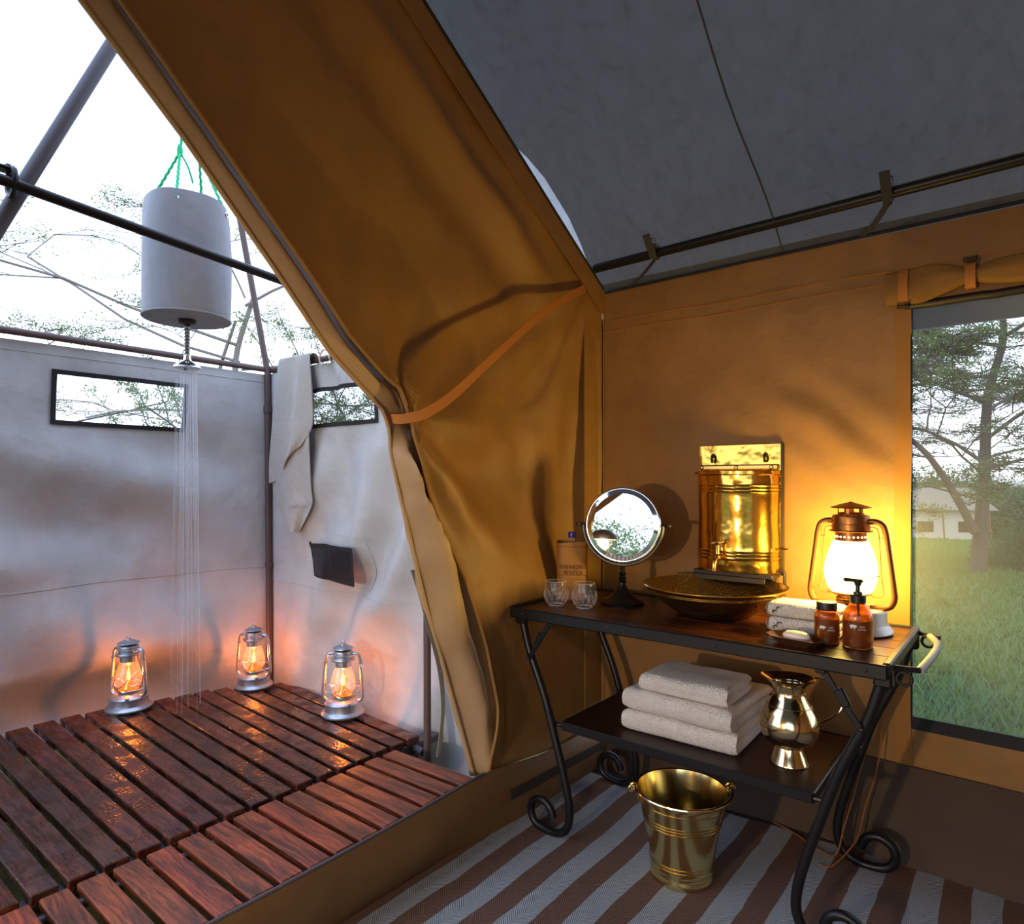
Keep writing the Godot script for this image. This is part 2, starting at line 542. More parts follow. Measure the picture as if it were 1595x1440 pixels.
func roof_y(z: float) -> float:
	return EAVE + SLOPE * z if z < 2.2 else EAVE + SLOPE * 2.2 - SLOPE * (z - 2.2)

func back_wall(x: float, y: float) -> Vector3:
	var d := 0.006 * fn_soft.get_noise_2d(x * 1.6, y * 1.6) + 0.005 * fn_ridge.get_noise_2d(x * 1.3 + y * 0.9, y * 1.2 - x * 0.4)
	# creases that run up from the window corner towards the eave
	var q := (y - 1.45) * 0.75 + (x - 1.2) * 0.65
	d += 0.007 * sin(q * 38.0 + 2.0 * fn_soft.get_noise_2d(x, y)) * exp(-pow((x - 0.95) / 0.3, 2)) * exp(-pow((y - 1.5) / 0.2, 2))
	d += 0.01 * sin(y * 9.0 + x * 2.0) * sm(0.0, 0.4, x) * (1.0 - sm(1.8, 2.1, y))
	return Vector3(x, y, BACK + d * sm(0.0, 0.08, x))

func hole(x: float, y: float) -> bool:
	return x > 1.215 and x < 2.55 and y > 0.465 and y < 1.90

func build_shell() -> void:
	var m := MB.new()
	# ground outside
	var g := MB.new()
	g.grid(90, 90, func(u, v):
		var x: float = 1.5 + (u - 0.5) * 2.0 * (6.0 + 64.0 * absf(u - 0.5) * absf(u - 0.5) * 4.0)
		var z: float = 0.5 + (v - 0.5) * 2.0 * (6.0 + 64.0 * absf(v - 0.5) * absf(v - 0.5) * 4.0)
		return Vector3(x, terrain(x, z) - 0.03, z))
	struct("ground", g, M.ground, "short green grass and bare brown earth outside the tent", "ground")
	m.box(Vector3(1.75, -0.016, 2.0), Vector3(3.8, 0.03, 4.5), 0.004)
	struct("floor", m, M.floor, "dark brown groundsheet floor of the tent under the striped rug", "floor")
	# back wall with the window opening
	m = MB.new()
	var xs := [-0.13, 0.0, 0.3, 0.6, 0.9, 1.215, 2.55, 3.6]
	var f := func(x0, x1, y0, y1, nx, ny):
		m.sheet(nx, ny, func(u, v): return back_wall(lerpf(x0, x1, u), lerpf(y1, y0, v)), Vector3(0, 0, -0.006))
	f.call(-0.13, 1.215, 0.29, 2.165, 54, 75)
	f.call(1.215, 2.55, 0.29, 0.465, 20, 8)
	f.call(1.215, 2.55, 1.90, 2.165, 20, 12)
	f.call(2.55, 3.6, 0.29, 2.165, 12, 20)
	var wall := struct("wall_back", m, M.canvas, "ochre canvas back wall of the tent behind the washstand", "wall", 60.0)
	m = MB.new()
	for sy in [2.03, 1.985]:
		m.tube(range(40).map(func(i): return back_wall(i * 0.085, sy + 0.004 * sin(i * 0.7)) + Vector3(0, 0, 0.001)), 0.0016, 5)
	part("seam", m, M.strap, wall)
	m = MB.new()
	m.tube(range(46).map(func(i): return back_wall(0.006, 0.3 + i * 0.0405) + Vector3(0, 0, 0.004)), 0.0035, 6)
	part("corner_seam", m, M.canvas, wall)
	m = MB.new()
	m.tube(range(44).map(func(i): return Vector3(-0.01 + i * 0.08, 2.166 + 0.02 * (i / 44.0), BACK + 0.004)), 0.006, 6)
	part("eave_piping", m, M.black_binding, wall)
	# groundsheet upstands
	m = MB.new()
	m.sheet(50, 14, func(u, v):
		var x: float = lerpf(-0.1, 3.6, u)
		var y: float = lerpf(0.175 + 0.15 * sm(0.2, 1.05, x), 0.0, v)
		var n := fn_soft.get_noise_2d(x * 1.2, y * 2.0)
		return Vector3(x, y, BACK + 0.008 + 0.05 * v * v + 0.012 * n * sin(PI * v)), Vector3(0, 0, -0.006))
	struct("baseboard_back", m, M.skirt, "dark brown groundsheet upstand along the foot of the back wall", "skirting", 60.0)
	m = MB.new()
	m.sheet(60, 16, func(u, v):
		var z: float = lerpf(-0.12, 4.2, u)
		var sill: float = 0.2 + 0.05 * sm(0.3, 0.75, z) - 0.012 * sin(clampf((z - 0.75) / 1.3, 0, 1) * PI)
		var y: float = lerpf(sill, 0.0, v)
		var n := fn_soft.get_noise_2d(z * 1.5 + 20.0, y * 2.0)
		return Vector3(0.012 - 0.05 * v * v * sm(0.4, 1.0, z) + 0.02 * sin(v * PI) + 0.015 * n * sin(PI * v), y, z), Vector3(-0.006, 0, 0))
	var bl := struct("baseboard_left", m, M.sill_cloth, "brown groundsheet sill between the rug and the slatted floor", "skirting", 60.0)
	m = MB.new()
	m.tube(range(40).map(func(i):
		var z: float = 0.72 + i * 0.04
		return Vector3(0.012, 0.2 + 0.05 * sm(0.3, 0.75, z) - 0.012 * sin(clampf((z - 0.75) / 1.3, 0, 1) * PI) + 0.003, z)), 0.005, 6)
	part("piping", m, M.steel_pole, bl)
	m = MB.new()
	m.sheet(20, 2, func(u, v): return Vector3(0.038, 0.13 - 0.035 * v + 0.02 * u, lerpf(-0.06, 0.60, u)), Vector3(-0.003, 0, 0))
	part("webbing", m, M.webbing, bl)
	# gable strip of the left wall, and the other walls, which stand outside the frame
	m = MB.new()
	m.sheet(40, 3, func(u, v):
		var z: float = lerpf(-0.12, 4.4, u)
		return Vector3(0.014, roof_y(z) - 0.005 - 0.11 * v, z), Vector3(-0.004, 0, 0))
	m.sheet(4, 20, func(u, v): return Vector3(-0.008, lerpf(2.05, 0.1, v), lerpf(-0.125, 0.02, u)), Vector3(-0.006, 0, 0))
	m.sheet(6, 20, func(u, v): return Vector3(0.0, lerpf(roof_y(lerpf(2.95, 4.4, u)) - 0.05, 0.0, v), lerpf(2.95, 4.4, u)), Vector3(-0.006, 0, 0))  # unseen stretch, reaches far enough to keep lamp light off the shower canvas
	var wl := struct("wall_left", m, M.canvas, "ochre canvas edge of the gable wall along the roof, left of the grey ceiling", "wall", 60.0)
	m = MB.new()
	m.tube(range(30).map(func(i): return Vector3(0.016, roof_y(-0.1 + i * 0.075) - 0.004, -0.1 + i * 0.075)), 0.0055, 6)
	part("edge_piping", m, M.black_binding, wl)
	m = MB.new()
	m.sheet(16, 20, func(u, v):
		var z: float = lerpf(BACK, 4.4, u)
		return Vector3(3.6, lerpf(roof_y(z), 0.0, v), z), Vector3(0.006, 0, 0))  # out of view, bounces warm light back into the tent
	struct("wall_right", m, M.canvas, "unseen ochre canvas end wall beyond the window, bouncing warm light into the tent", "wall")
	m = MB.new()
	m.prism(PackedVector2Array([Vector2(0, 0), Vector2(0.36, 0), Vector2(0.5, 0.9), Vector2(0.61, 1.45), Vector2(1.04, 1.79), Vector2(1.6, 2.14), Vector2(2.9, 2.15), Vector2(3.4, 1.9), Vector2(3.45, 1.4), Vector2(3.45, 0), Vector2(3.6, 0), Vector2(3.6, 2.24), Vector2(0, 2.24)]), 0.012, Vector3(0, 0, 4.38))  # doorway out of view, widened to let daylight onto the rug
	struct("wall_front", m, M.canvas, "ochre canvas front wall out of view behind the viewer, its doorway wide open to light the rug", "wall")
	# ceiling: grey net, and the fly sheet over it
	m = MB.new()
	m.grid(130, 90, func(u, v):
		var x: float = lerpf(0.004, 3.62, u)
		var z: float = lerpf(BACK - 0.005, 2.2, v)
		if x < 0.3: x -= 0.012 * sm(0.0, 0.3, z) * (1.0 - u * 12.0)
		var n := 0.02 * fn_soft.get_noise_2d(x * 0.9, z * 1.4) + 0.014 * fn_ridge.get_noise_2d(x * 0.9 + z * 1.3, z * 1.6 - x * 0.5) + 0.004 * fn_ridge.get_noise_2d(x * 3.0 - z * 2.0, z * 3.5)
		return Vector3(x, roof_y(z) + 0.006 + n * sin(PI * v) - 0.02 * sin(PI * v) * sin(PI * u), z))
	m.grid(10, 10, func(u, v): return Vector3(lerpf(0.004, 3.62, u), roof_y(lerpf(2.2, 4.4, v)) + 0.006, lerpf(2.2, 4.4, v)))
	var ce := struct("ceiling", m, M.roof_net, "dark grey shade cloth ceiling sloping up from the eave", "ceiling", 60.0)
	m = MB.new()
	m.tube(range(30).map(func(i): return Vector3(0.80 + 0.006 * sin(i * 0.6), roof_y(-0.1 + i * 0.07) - 0.012 * sin(PI * i / 30.0), -0.1 + i * 0.07)), 0.003, 5)
	part("seam", m, M.net_seam, ce)
	m = MB.new()
	m.grid(24, 30, func(u, v):
		var z: float = lerpf(-0.56, 2.2, v)
		return Vector3(lerpf(-0.05 - 0.14 * sm(0.25, 0.7, z), 3.9, u), EAVE + SLOPE * z + 0.17 * sm(-0.3, 0.1, z) - 0.02 * sin(u * 12.0) * sin(PI * v), z))
	m.grid(10, 10, func(u, v):
		var z: float = lerpf(2.2, 4.7, v)
		return Vector3(lerpf(-0.05, 3.9, u), roof_y(z) + 0.17, z))
	m.grid(24, 6, func(u, v):  # second layer, added to darken the daylight through the edge
		var z: float = lerpf(-0.56, -0.14, v)
		return Vector3(lerpf(-0.05, 3.9, u), EAVE + SLOPE * z + 0.17 * sm(-0.3, 0.1, z) - 0.004, z))
	struct("roof_fly", m, M.fly, "grey fly sheet over the tent, its edge hanging across the window top", "roof", 60.0)
	# pole along the eave and the straps that hold it
	m = MB.new()
	m.tube([Vector3(0.03, 2.243, 0.0), Vector3(3.6, 2.275, 0.04)], 0.019, 12)
	var ep := thing("eave_pole", "dark round pole running along the grey ceiling just above the eave", "pole", Vector3(0.03, 2.25, 0.0))
	wpart("pole", m, M.iron, ep)
	for a in [[0.33, 0.145, "webbing strap with buckle on the eave pole near the corner"], [1.17, 1.07, "webbing strap with buckle on the eave pole above the window"]]:
		var t := thing("eave_strap", a[2], "strap", Vector3(a[1], 2.17, BACK), 0.0, "straps on the eave pole")
		m = MB.new()
		m.sheet(2, 16, func(u, v):
			var b := Vector3(lerpf(a[0], a[1], v), lerpf(2.235, 2.17, v) - 0.012 * sin(PI * v), lerpf(-0.005, BACK + 0.012, v))
			return b + Vector3(0.026 * (u - 0.5), 0, 0.01 * (u - 0.5)), Vector3(0, 0.003, 0.001))
		wpart("webbing", m, M.grey_strap, t)
		m = MB.new()
		for k in 2:
			m.tube(arc(Vector3(a[0] + (k - 0.5) * 0.005, 2.25, 0.008), 0.0225, Vector3(0, 1, 0), Vector3(0, 0, 1), 0, TAU, 18).slice(0, 18), 0.006, 6, true, 2.0)
		m.sheet(2, 6, func(u, v): return Vector3(a[0] + 0.03 * (u - 0.5), 2.215 + 0.14 * v * 0.55, 0.03 + 0.07 * v), Vector3(0, 0.003, -0.002))
		wpart("loop", m, M.grey_strap, t)
		m = MB.new()
		m.tube([Vector3(a[0] - 0.018, 2.262, 0.038), Vector3(a[0] + 0.018, 2.264, 0.038), Vector3(a[0] + 0.018, 2.288, 0.06), Vector3(a[0] - 0.018, 2.286, 0.06)], 0.0028, 6, true)
		wpart("buckle", m, M.chrome, t)
	build_window()

func build_window() -> void:
	# net window in the back wall
	var w := Node3D.new()
	w.name = "window_1"
	add_child(w)
	w.position = Vector3(1.215, 0.465, BACK)
	tag(w, "net window in the back wall looking out to the grass and thorn tree", "window", "", "structure")
	var m := MB.new()
	m.sheet(2, 30, func(u, v): return back_wall(1.168 + 0.05 * u, lerpf(1.93, 0.30, v)) + Vector3(0.004 * sin(v * 7.0) - 0.006 * v * 0.0, 0, 0.004), Vector3(0, 0, 0.003))
	wpart("frame", m, M.binding, w)
	m = MB.new()
	m.tube(range(30).map(func(i): return Vector3(1.219, 0.465 + i * 0.0492, BACK + 0.004)), 0.0035, 6)
	wpart("zip", m, M.black_binding, w)
	m = MB.new()
	m.sheet(20, 2, func(u, v): return Vector3(lerpf(1.212, 2.56, u), lerpf(0.498, 0.455, v), BACK + 0.004), Vector3(0, 0, 0.004))
	wpart("sill", m, M.black_binding, w)
	m = MB.new()
	m.grid(20, 20, func(u, v): return Vector3(lerpf(1.21, 2.56, u), lerpf(0.46, 1.91, v), BACK - 0.008))
	wpart("screen", m, M.screen, w)
	# rolled-up blind above it
	var t := thing("rolled_blind", "ochre canvas blind rolled up and strapped above the net window", "blind", Vector3(1.8, 1.9, BACK))
	m = MB.new()
	var path := []
	for i in 61: path.append(i / 60.0)
	m.sheet(70, 18, func(u, v):
		var x: float = lerpf(1.147, 2.65, u)
		var pin := exp(-pow((x - 1.385) / 0.035, 2)) * 0.35 + exp(-pow((x - 1.21) / 0.02, 2)) * 0.08
		var h := (0.062 - 0.02 * sm(1.2, 1.4, x) + 0.012 * fn_soft.get_noise_2d(x * 4.0, 1.0)) * (1.0 - pin)
		var a: float = lerpf(-0.75 * PI, 0.75 * PI, v)
		return Vector3(x, 1.962 + 0.012 * fn_soft.get_noise_2d(x * 3.0, 5.0) + h * sin(a) * 1.0, BACK + 0.028 + 0.022 * cos(a) + 0.005 * fn_soft.get_noise_2d(x * 6.0, a * 0.8)), Vector3(0, 0.0, -0.002))
	wpart("roll", m, M.roll, t, 60.0)
	m = MB.new()
	m.sheet(60, 6, func(u, v):
		var x: float = lerpf(1.2, 2.6, u)
		return Vector3(x, 1.915 - 0.028 * v + 0.01 * fn_soft.get_noise_2d(x * 3.0, 3.0), BACK + 0.012 + 0.014 * sin(PI * v)), Vector3(0, 0, -0.003))
	wpart("loose_edge", m, M.dark_metal, t, 60.0)
	for x in [1.2, 1.385, 1.95]:
		m = MB.new()
		var k := 1.0 - (0.35 if x > 1.3 else 0.1)
		m.sheet(2, 18, func(u, v):
			var a: float = lerpf(-0.62 * PI, 0.62 * PI, v)
			return Vector3(x + 0.028 * (u - 0.5), 1.962 + 0.064 * k * sin(a), BACK + 0.03 + 0.028 * cos(a)), Vector3(0, 0, 0.002))
		wpart("strap", m, M.strap, t)
		m = MB.new()
		var y: float = 1.962 + (0.066 * k if x > 1.3 else -0.075)
		m.tube([Vector3(x - 0.017, y, BACK + 0.045), Vector3(x + 0.017, y, BACK + 0.045), Vector3(x + 0.017, y + 0.018, BACK + 0.035), Vector3(x - 0.017, y + 0.018, BACK + 0.035)], 0.003, 6, true)
		m.tube([Vector3(x - 0.017, y + 0.009, BACK + 0.042), Vector3(x + 0.017, y + 0.009, BACK + 0.042)], 0.002, 6)
		wpart("buckle", m, M.dark_metal, t)

# ------------------------------------------------------------------ door flap
const EDGE := [Vector2(0.2, 0.67), Vector2(0.278, 0.669), Vector2(0.475, 0.658), Vector2(0.708, 0.705), Vector2(0.95, 0.79), Vector2(1.126, 0.886), Vector2(1.258, 0.97), Vector2(1.40, 1.035), Vector2(1.484, 1.06), Vector2(1.587, 1.10), Vector2(1.719, 1.296), Vector2(1.904, 1.469), Vector2(2.151, 1.699), Vector2(2.343, 1.902), Vector2(3.23, 2.75)]
const OUTER := [Vector2(0.21, 0.683), Vector2(0.471, 0.776), Vector2(0.695, 0.857), Vector2(0.886, 0.933), Vector2(1.086, 0.992), Vector2(1.30, 1.056), Vector2(1.40, 1.083), Vector2(1.46, 1.085), Vector2(1.524, 1.11), Vector2(1.684, 1.316), Vector2(1.882, 1.492), Vector2(2.138, 1.731), Vector2(2.34, 1.943), Vector2(3.21, 2.80)]
const TIE := Vector2(1.06, 1.50)

func flap_x(z: float, y: float, u: float, v: float) -> float:
	var s := 4.0 * u * (1.0 - u)
	var bump := sm(0.0, 0.45, v) * (1.0 - sm(0.55, 1.0, v))
	var x := -0.13 * pow(s, 0.8) * bump
	var d := Vector2(z, y) - TIE
	var r := d.length()
	var th := atan2(d.y, -d.x)
	var n := fn_soft.get_noise_2d(z * 1.1 + 7.0, y * 0.9)
	var low := 1.0 - sm(1.3, 1.6, y)
	# folds that fan out from the tie, deeper below it
	var fan := sin(th * 7.5 + 1.6 * n + 0.6) * sm(0.03, 0.4, r) * exp(-r * 0.75)
	x += fan * (0.016 + 0.040 * low) * sm(0.0, 0.12, 1.0 - u)
	# small gathers at the tie
	x += 0.012 * sin(th * 19.0) * sm(0.0, 0.08, r) * exp(-r * 7.0)
	# folds that fan out from the corner peg
	var e := Vector2(z - 0.02, y - 2.12)
	var ph := atan2(-e.y, e.x)
	x += 0.03 * sin(ph * 11.0 + n) * sm(0.1, 0.6, e.length()) * exp(-e.length() * 0.9) * sm(0.0, 0.2, 1.0 - u) * (1.0 - sm(1.9, 2.2, y))
	# a long fold under the gable edge
	var gap := (roof_y(z) - y) * 0.857
	x += 0.035 * exp(-pow((gap - 0.20 - 0.05 * sin(z * 2.0)) / 0.05, 2)) * sm(0.15, 0.6, z) * (1.0 - sm(0.9, 1.6, z))
	x -= 0.03 * exp(-pow((gap - 0.36) / 0.08, 2)) * sm(0.15, 0.6, z)
	x += 0.006 * fn_ridge.get_noise_2d(z * 1.6, y * 1.3) * sm(0.0, 0.1, u)
	x += 0.035 * low * sm(0.0, 0.5, 1.3 - y) * (1.0 - u)
	x = lerpf(x, minf(x, -0.012), (1.0 - sm(0.85, 1.0, y)) * (1.0 - sm(0.56, 0.62, z)))
	return x

func flap_point(u: float, v: float) -> Vector3:
	var cut := 0.4
	var zl: float
	var yl: float
	var yr: float
	if v < cut:
		yl = lerpf(0.14, 1.5, v / cut)
		yr = yl
		yl = maxf(yl, 0.235)
	else:
		var k := (v - cut) / (1.0 - cut)
		yl = lerpf(1.5, 3.23, k)
		yr = lerpf(1.5, 2.17, k)
	zl = table(EDGE, yl)
	var a := Vector2(zl, yl).lerp(Vector2(-0.105, yr), u)
	if v > cut:
		var k := (v - cut) / (1.0 - cut)
		var zt := lerpf(2.75, -0.105, u)
		var lin := Vector2(2.75, 3.23).lerp(Vector2(-0.105, 2.17), u)
		a += (Vector2(zt, roof_y(zt) - 0.01) - lin) * k * k * k
	var fx := flap_x(a.x, a.y, u, v)
	return Vector3(lerpf(minf(fx, -0.012), fx, sm(0.22, 0.42, a.y)), a.y, a.x)

func build_flap() -> void:
	var t := thing("door_flap", "ochre canvas door flap tied back to the tent corner, bunched at its strap", "door flap", Vector3(0.0, 0.2, 0.66))
	var m := MB.new()
	m.sheet(120, 150, func(u, v): return flap_point(u * u * 0.5 + u * 0.5, v), Vector3(-0.003, 0, 0))
	wpart("inner_panel", m, M.canvas, t, 60.0)
	# the hemmed edge
	m = MB.new()
	var pts := []
	for i in 110: pts.append(flap_point(0.0, i / 109.0) + Vector3(0.004, 0, 0))
	m.tube(pts, 0.006, 7)
	wpart("hem", m, M.canvas, t)
	# outer layer, seen past the edge of the inner one
	m = MB.new()
	m.sheet(26, 130, func(u, v):
		var y: float = lerpf(0.2, 1.5, v / 0.45) if v < 0.45 else lerpf(1.5, 3.21, (v - 0.45) / 0.55)
		var z0 := table(OUTER, y)
		var z1 := table(EDGE, y) - 0.24
		var low := 1.0 - sm(1.35, 1.55, y)
		var wide := maxf(z0 - z1, 0.1)
		z1 = z0 - wide
		var pinch := exp(-pow((y - 1.5) / 0.07, 2))
		var bulge := sin(PI * clampf(u * 1.9, 0.0, 1.0))
		var x: float = -0.075 - 0.10 * low * sm(1.45, 0.9, y) * u + (0.035 + 0.05 * low) * bulge * (1.0 - pinch)
		x += low * 0.012 * sin(u * 9.0 + 3.0 * fn_soft.get_noise_2d(y * 1.3, 2.0)) + low * 0.01 * fn_soft.get_noise_2d(y * 3.0, u * 2.0) * 2.0
		x += 0.016 * exp(-pow((y - 1.33) / 0.05, 2)) * sin(u * 8.0) + 0.014 * exp(-pow((y - 1.22) / 0.04, 2)) * sin(u * 6.0 + 1.5)
		var z: float = lerpf(z0, z1, u)
		var zi := table(EDGE, y)
		if z < zi + 0.03:
			var ui := clampf((zi - z) / (zi + 0.105), 0.0, 1.0)
			var vi: float = (y - 0.14) / 1.36 * 0.4 if y < 1.5 else 0.4 + 0.6 * (y - 1.5) / 1.73
			x = lerpf(x, minf(x, flap_x(z, y, ui, vi) - 0.035), sm(zi + 0.03, zi, z))
		return Vector3(x, y, z), Vector3(-0.003, 0, 0))
	wpart("outer_panel", m, M.flap_outside, t, 60.0)
	m = MB.new()
	pts = []
	for i in 100:
		var y := lerpf(0.22, 3.1, i / 99.0)
		pts.append(Vector3(-0.072, y, table(OUTER, y)))
	m.tube(pts, 0.007, 7)
	wpart("outer_hem", m, M.flap_outside, t)
	# strap that ties it back
	m = MB.new()
	var sp := spline([Vector3(0.015, 2.146, 0.06), Vector3(0.035, 1.99, 0.36), Vector3(0.045, 1.78, 0.66), Vector3(0.05, 1.60, 0.90), Vector3(0.045, 1.52, 1.03), Vector3(0.0, 1.498, 1.085), Vector3(-0.05, 1.50, 1.095), Vector3(-0.10, 1.515, 1.04)], 6)
	m.sheet(2, sp.size() - 1, func(u, v):
		var i := int(round(v * (sp.size() - 1)))
		var q: Vector3 = sp[i]
		return q + Vector3(0.004 * sin(v * 9.0) * (u - 0.5), 0.030 * (u - 0.5), 0.012 * (u - 0.5)), Vector3(0.003, 0, 0))
	wpart("tie_strap", m, M.strap, t)
	# hanging webbing tape and dark lining between the layers
	m = MB.new()
	var tp := spline([Vector3(-0.2, 0.98, 0.865), Vector3(-0.2, 0.78, 0.80), Vector3(-0.2, 0.581, 0.725), Vector3(-0.2, 0.45, 0.715), Vector3(-0.2, 0.27, 0.755)], 6)
	m.sheet(2, tp.size() - 1, func(u, v):
		var i := int(round(v * (tp.size() - 1)))
		return tp[i] + Vector3(0.01 * sin(v * 8.0), 0, (0.036 - 0.02 * v) * (u - 0.5)), Vector3(0.002, 0, 0))
	wpart("hanging_tape", m, M.tape, t)

# ------------------------------------------------------------------ shower enclosure
func far_wall(z: float, y: float) -> Vector3:
	var q := y * 0.9 - z * 0.35
	var lo := 1.0 - sm(0.3, 1.7, y)
	var x := -1.955 + 0.03 * fn_soft.get_noise_2d(z * 0.7, y * 0.9) + 0.045 * sin(q * 10.0 + 1.3 * fn_soft.get_noise_2d(z * 0.8 + 3.0, y * 0.6)) * sm(1.70, 1.30, y) * sm(0.40, 0.8, z)
	x += 0.03 * sin(y * 12.0 - z * 3.0 + 2.0 * fn_soft.get_noise_2d(z, y)) * lo * sm(0.4, 0.9, z)
	x += -0.09 * sin(PI * clampf((y - 0.05) / 1.85, 0, 1)) * sm(0.38, 0.9, z) * 0.8
	# the foot is drawn in under the slats
	x -= 0.20 * (1.0 - sm(0.12, 0.42, y)) * sm(0.6, 1.3, z)
	return Vector3(x, y, z)

func side_wall(x: float, y: float) -> Vector3:
	var n := fn_soft.get_noise_2d(x * 0.9, y * 0.8)
	var q := y * 0.75 - (x + 1.9) * 0.9
	var k := sm(-1.95, -1.5, x) * sm(1.93, 1.5, y)
	var z := 0.405 + 0.02 * (x + 1.95) + 0.018 * n * k - 0.02 * k
	z += 0.05 * sin(q * 12.0 + 2.5 * n) * k * sm(1.75, 1.2, y) * (0.5 + 0.5 * sm(-1.6, -0.9, x))
	# a slack, pulled-up bit below the clamp on the rail
	z += 0.02 * sin((x + 1.3) * 30.0 + (y - 1.9) * 12.0) * exp(-pow((x + 1.3) / 0.22, 2)) * sm(1.55, 1.85, y)
	return Vector3(x, y, z)

func deck_y(x: float, z: float) -> float:
	# main deck: the far edge lies lower, most of all near the corner pole
	var k := clampf((-0.485 - x) / 1.365, 0.0, 1.1)
	return lerpf(0.222, table([Vector2(0.37, 0.137), Vector2(0.75, 0.195), Vector2(1.4, 0.238), Vector2(2.2, 0.25)], z), k)

func plank(ax: float, bx: float, za0: float, za1: float, zb0: float, zb1: float, ya: float, yb: float, th: float) -> MB:
	# from the near end (a) to the far end (b); widths from z0 to z1
	var m := MB.new()
	var bev := 0.003
	var v := {}
	for sx in [-1, 1]:
		for sy in [-1, 1]:
			for sz in [-1, 1]:
				var x: float = ax if sx > 0 else bx
				var z: float = (za1 if sz > 0 else za0) if sx > 0 else (zb1 if sz > 0 else zb0)
				var y := (ya if sx > 0 else yb) - (0.0 if sy > 0 else th)
				v[[sx, sy, sz, 0]] = Vector3(x, y - sy * bev, z - sz * bev)
				v[[sx, sy, sz, 1]] = Vector3(x - sx * bev, y, z - sz * bev)
				v[[sx, sy, sz, 2]] = Vector3(x - sx * bev, y - sy * bev, z)
	m.box_from(v, Vector3((ax + bx) * 0.5, (ya + yb) * 0.5 - th * 0.5, (za0 + za1 + zb0 + zb1) * 0.25))
	return m

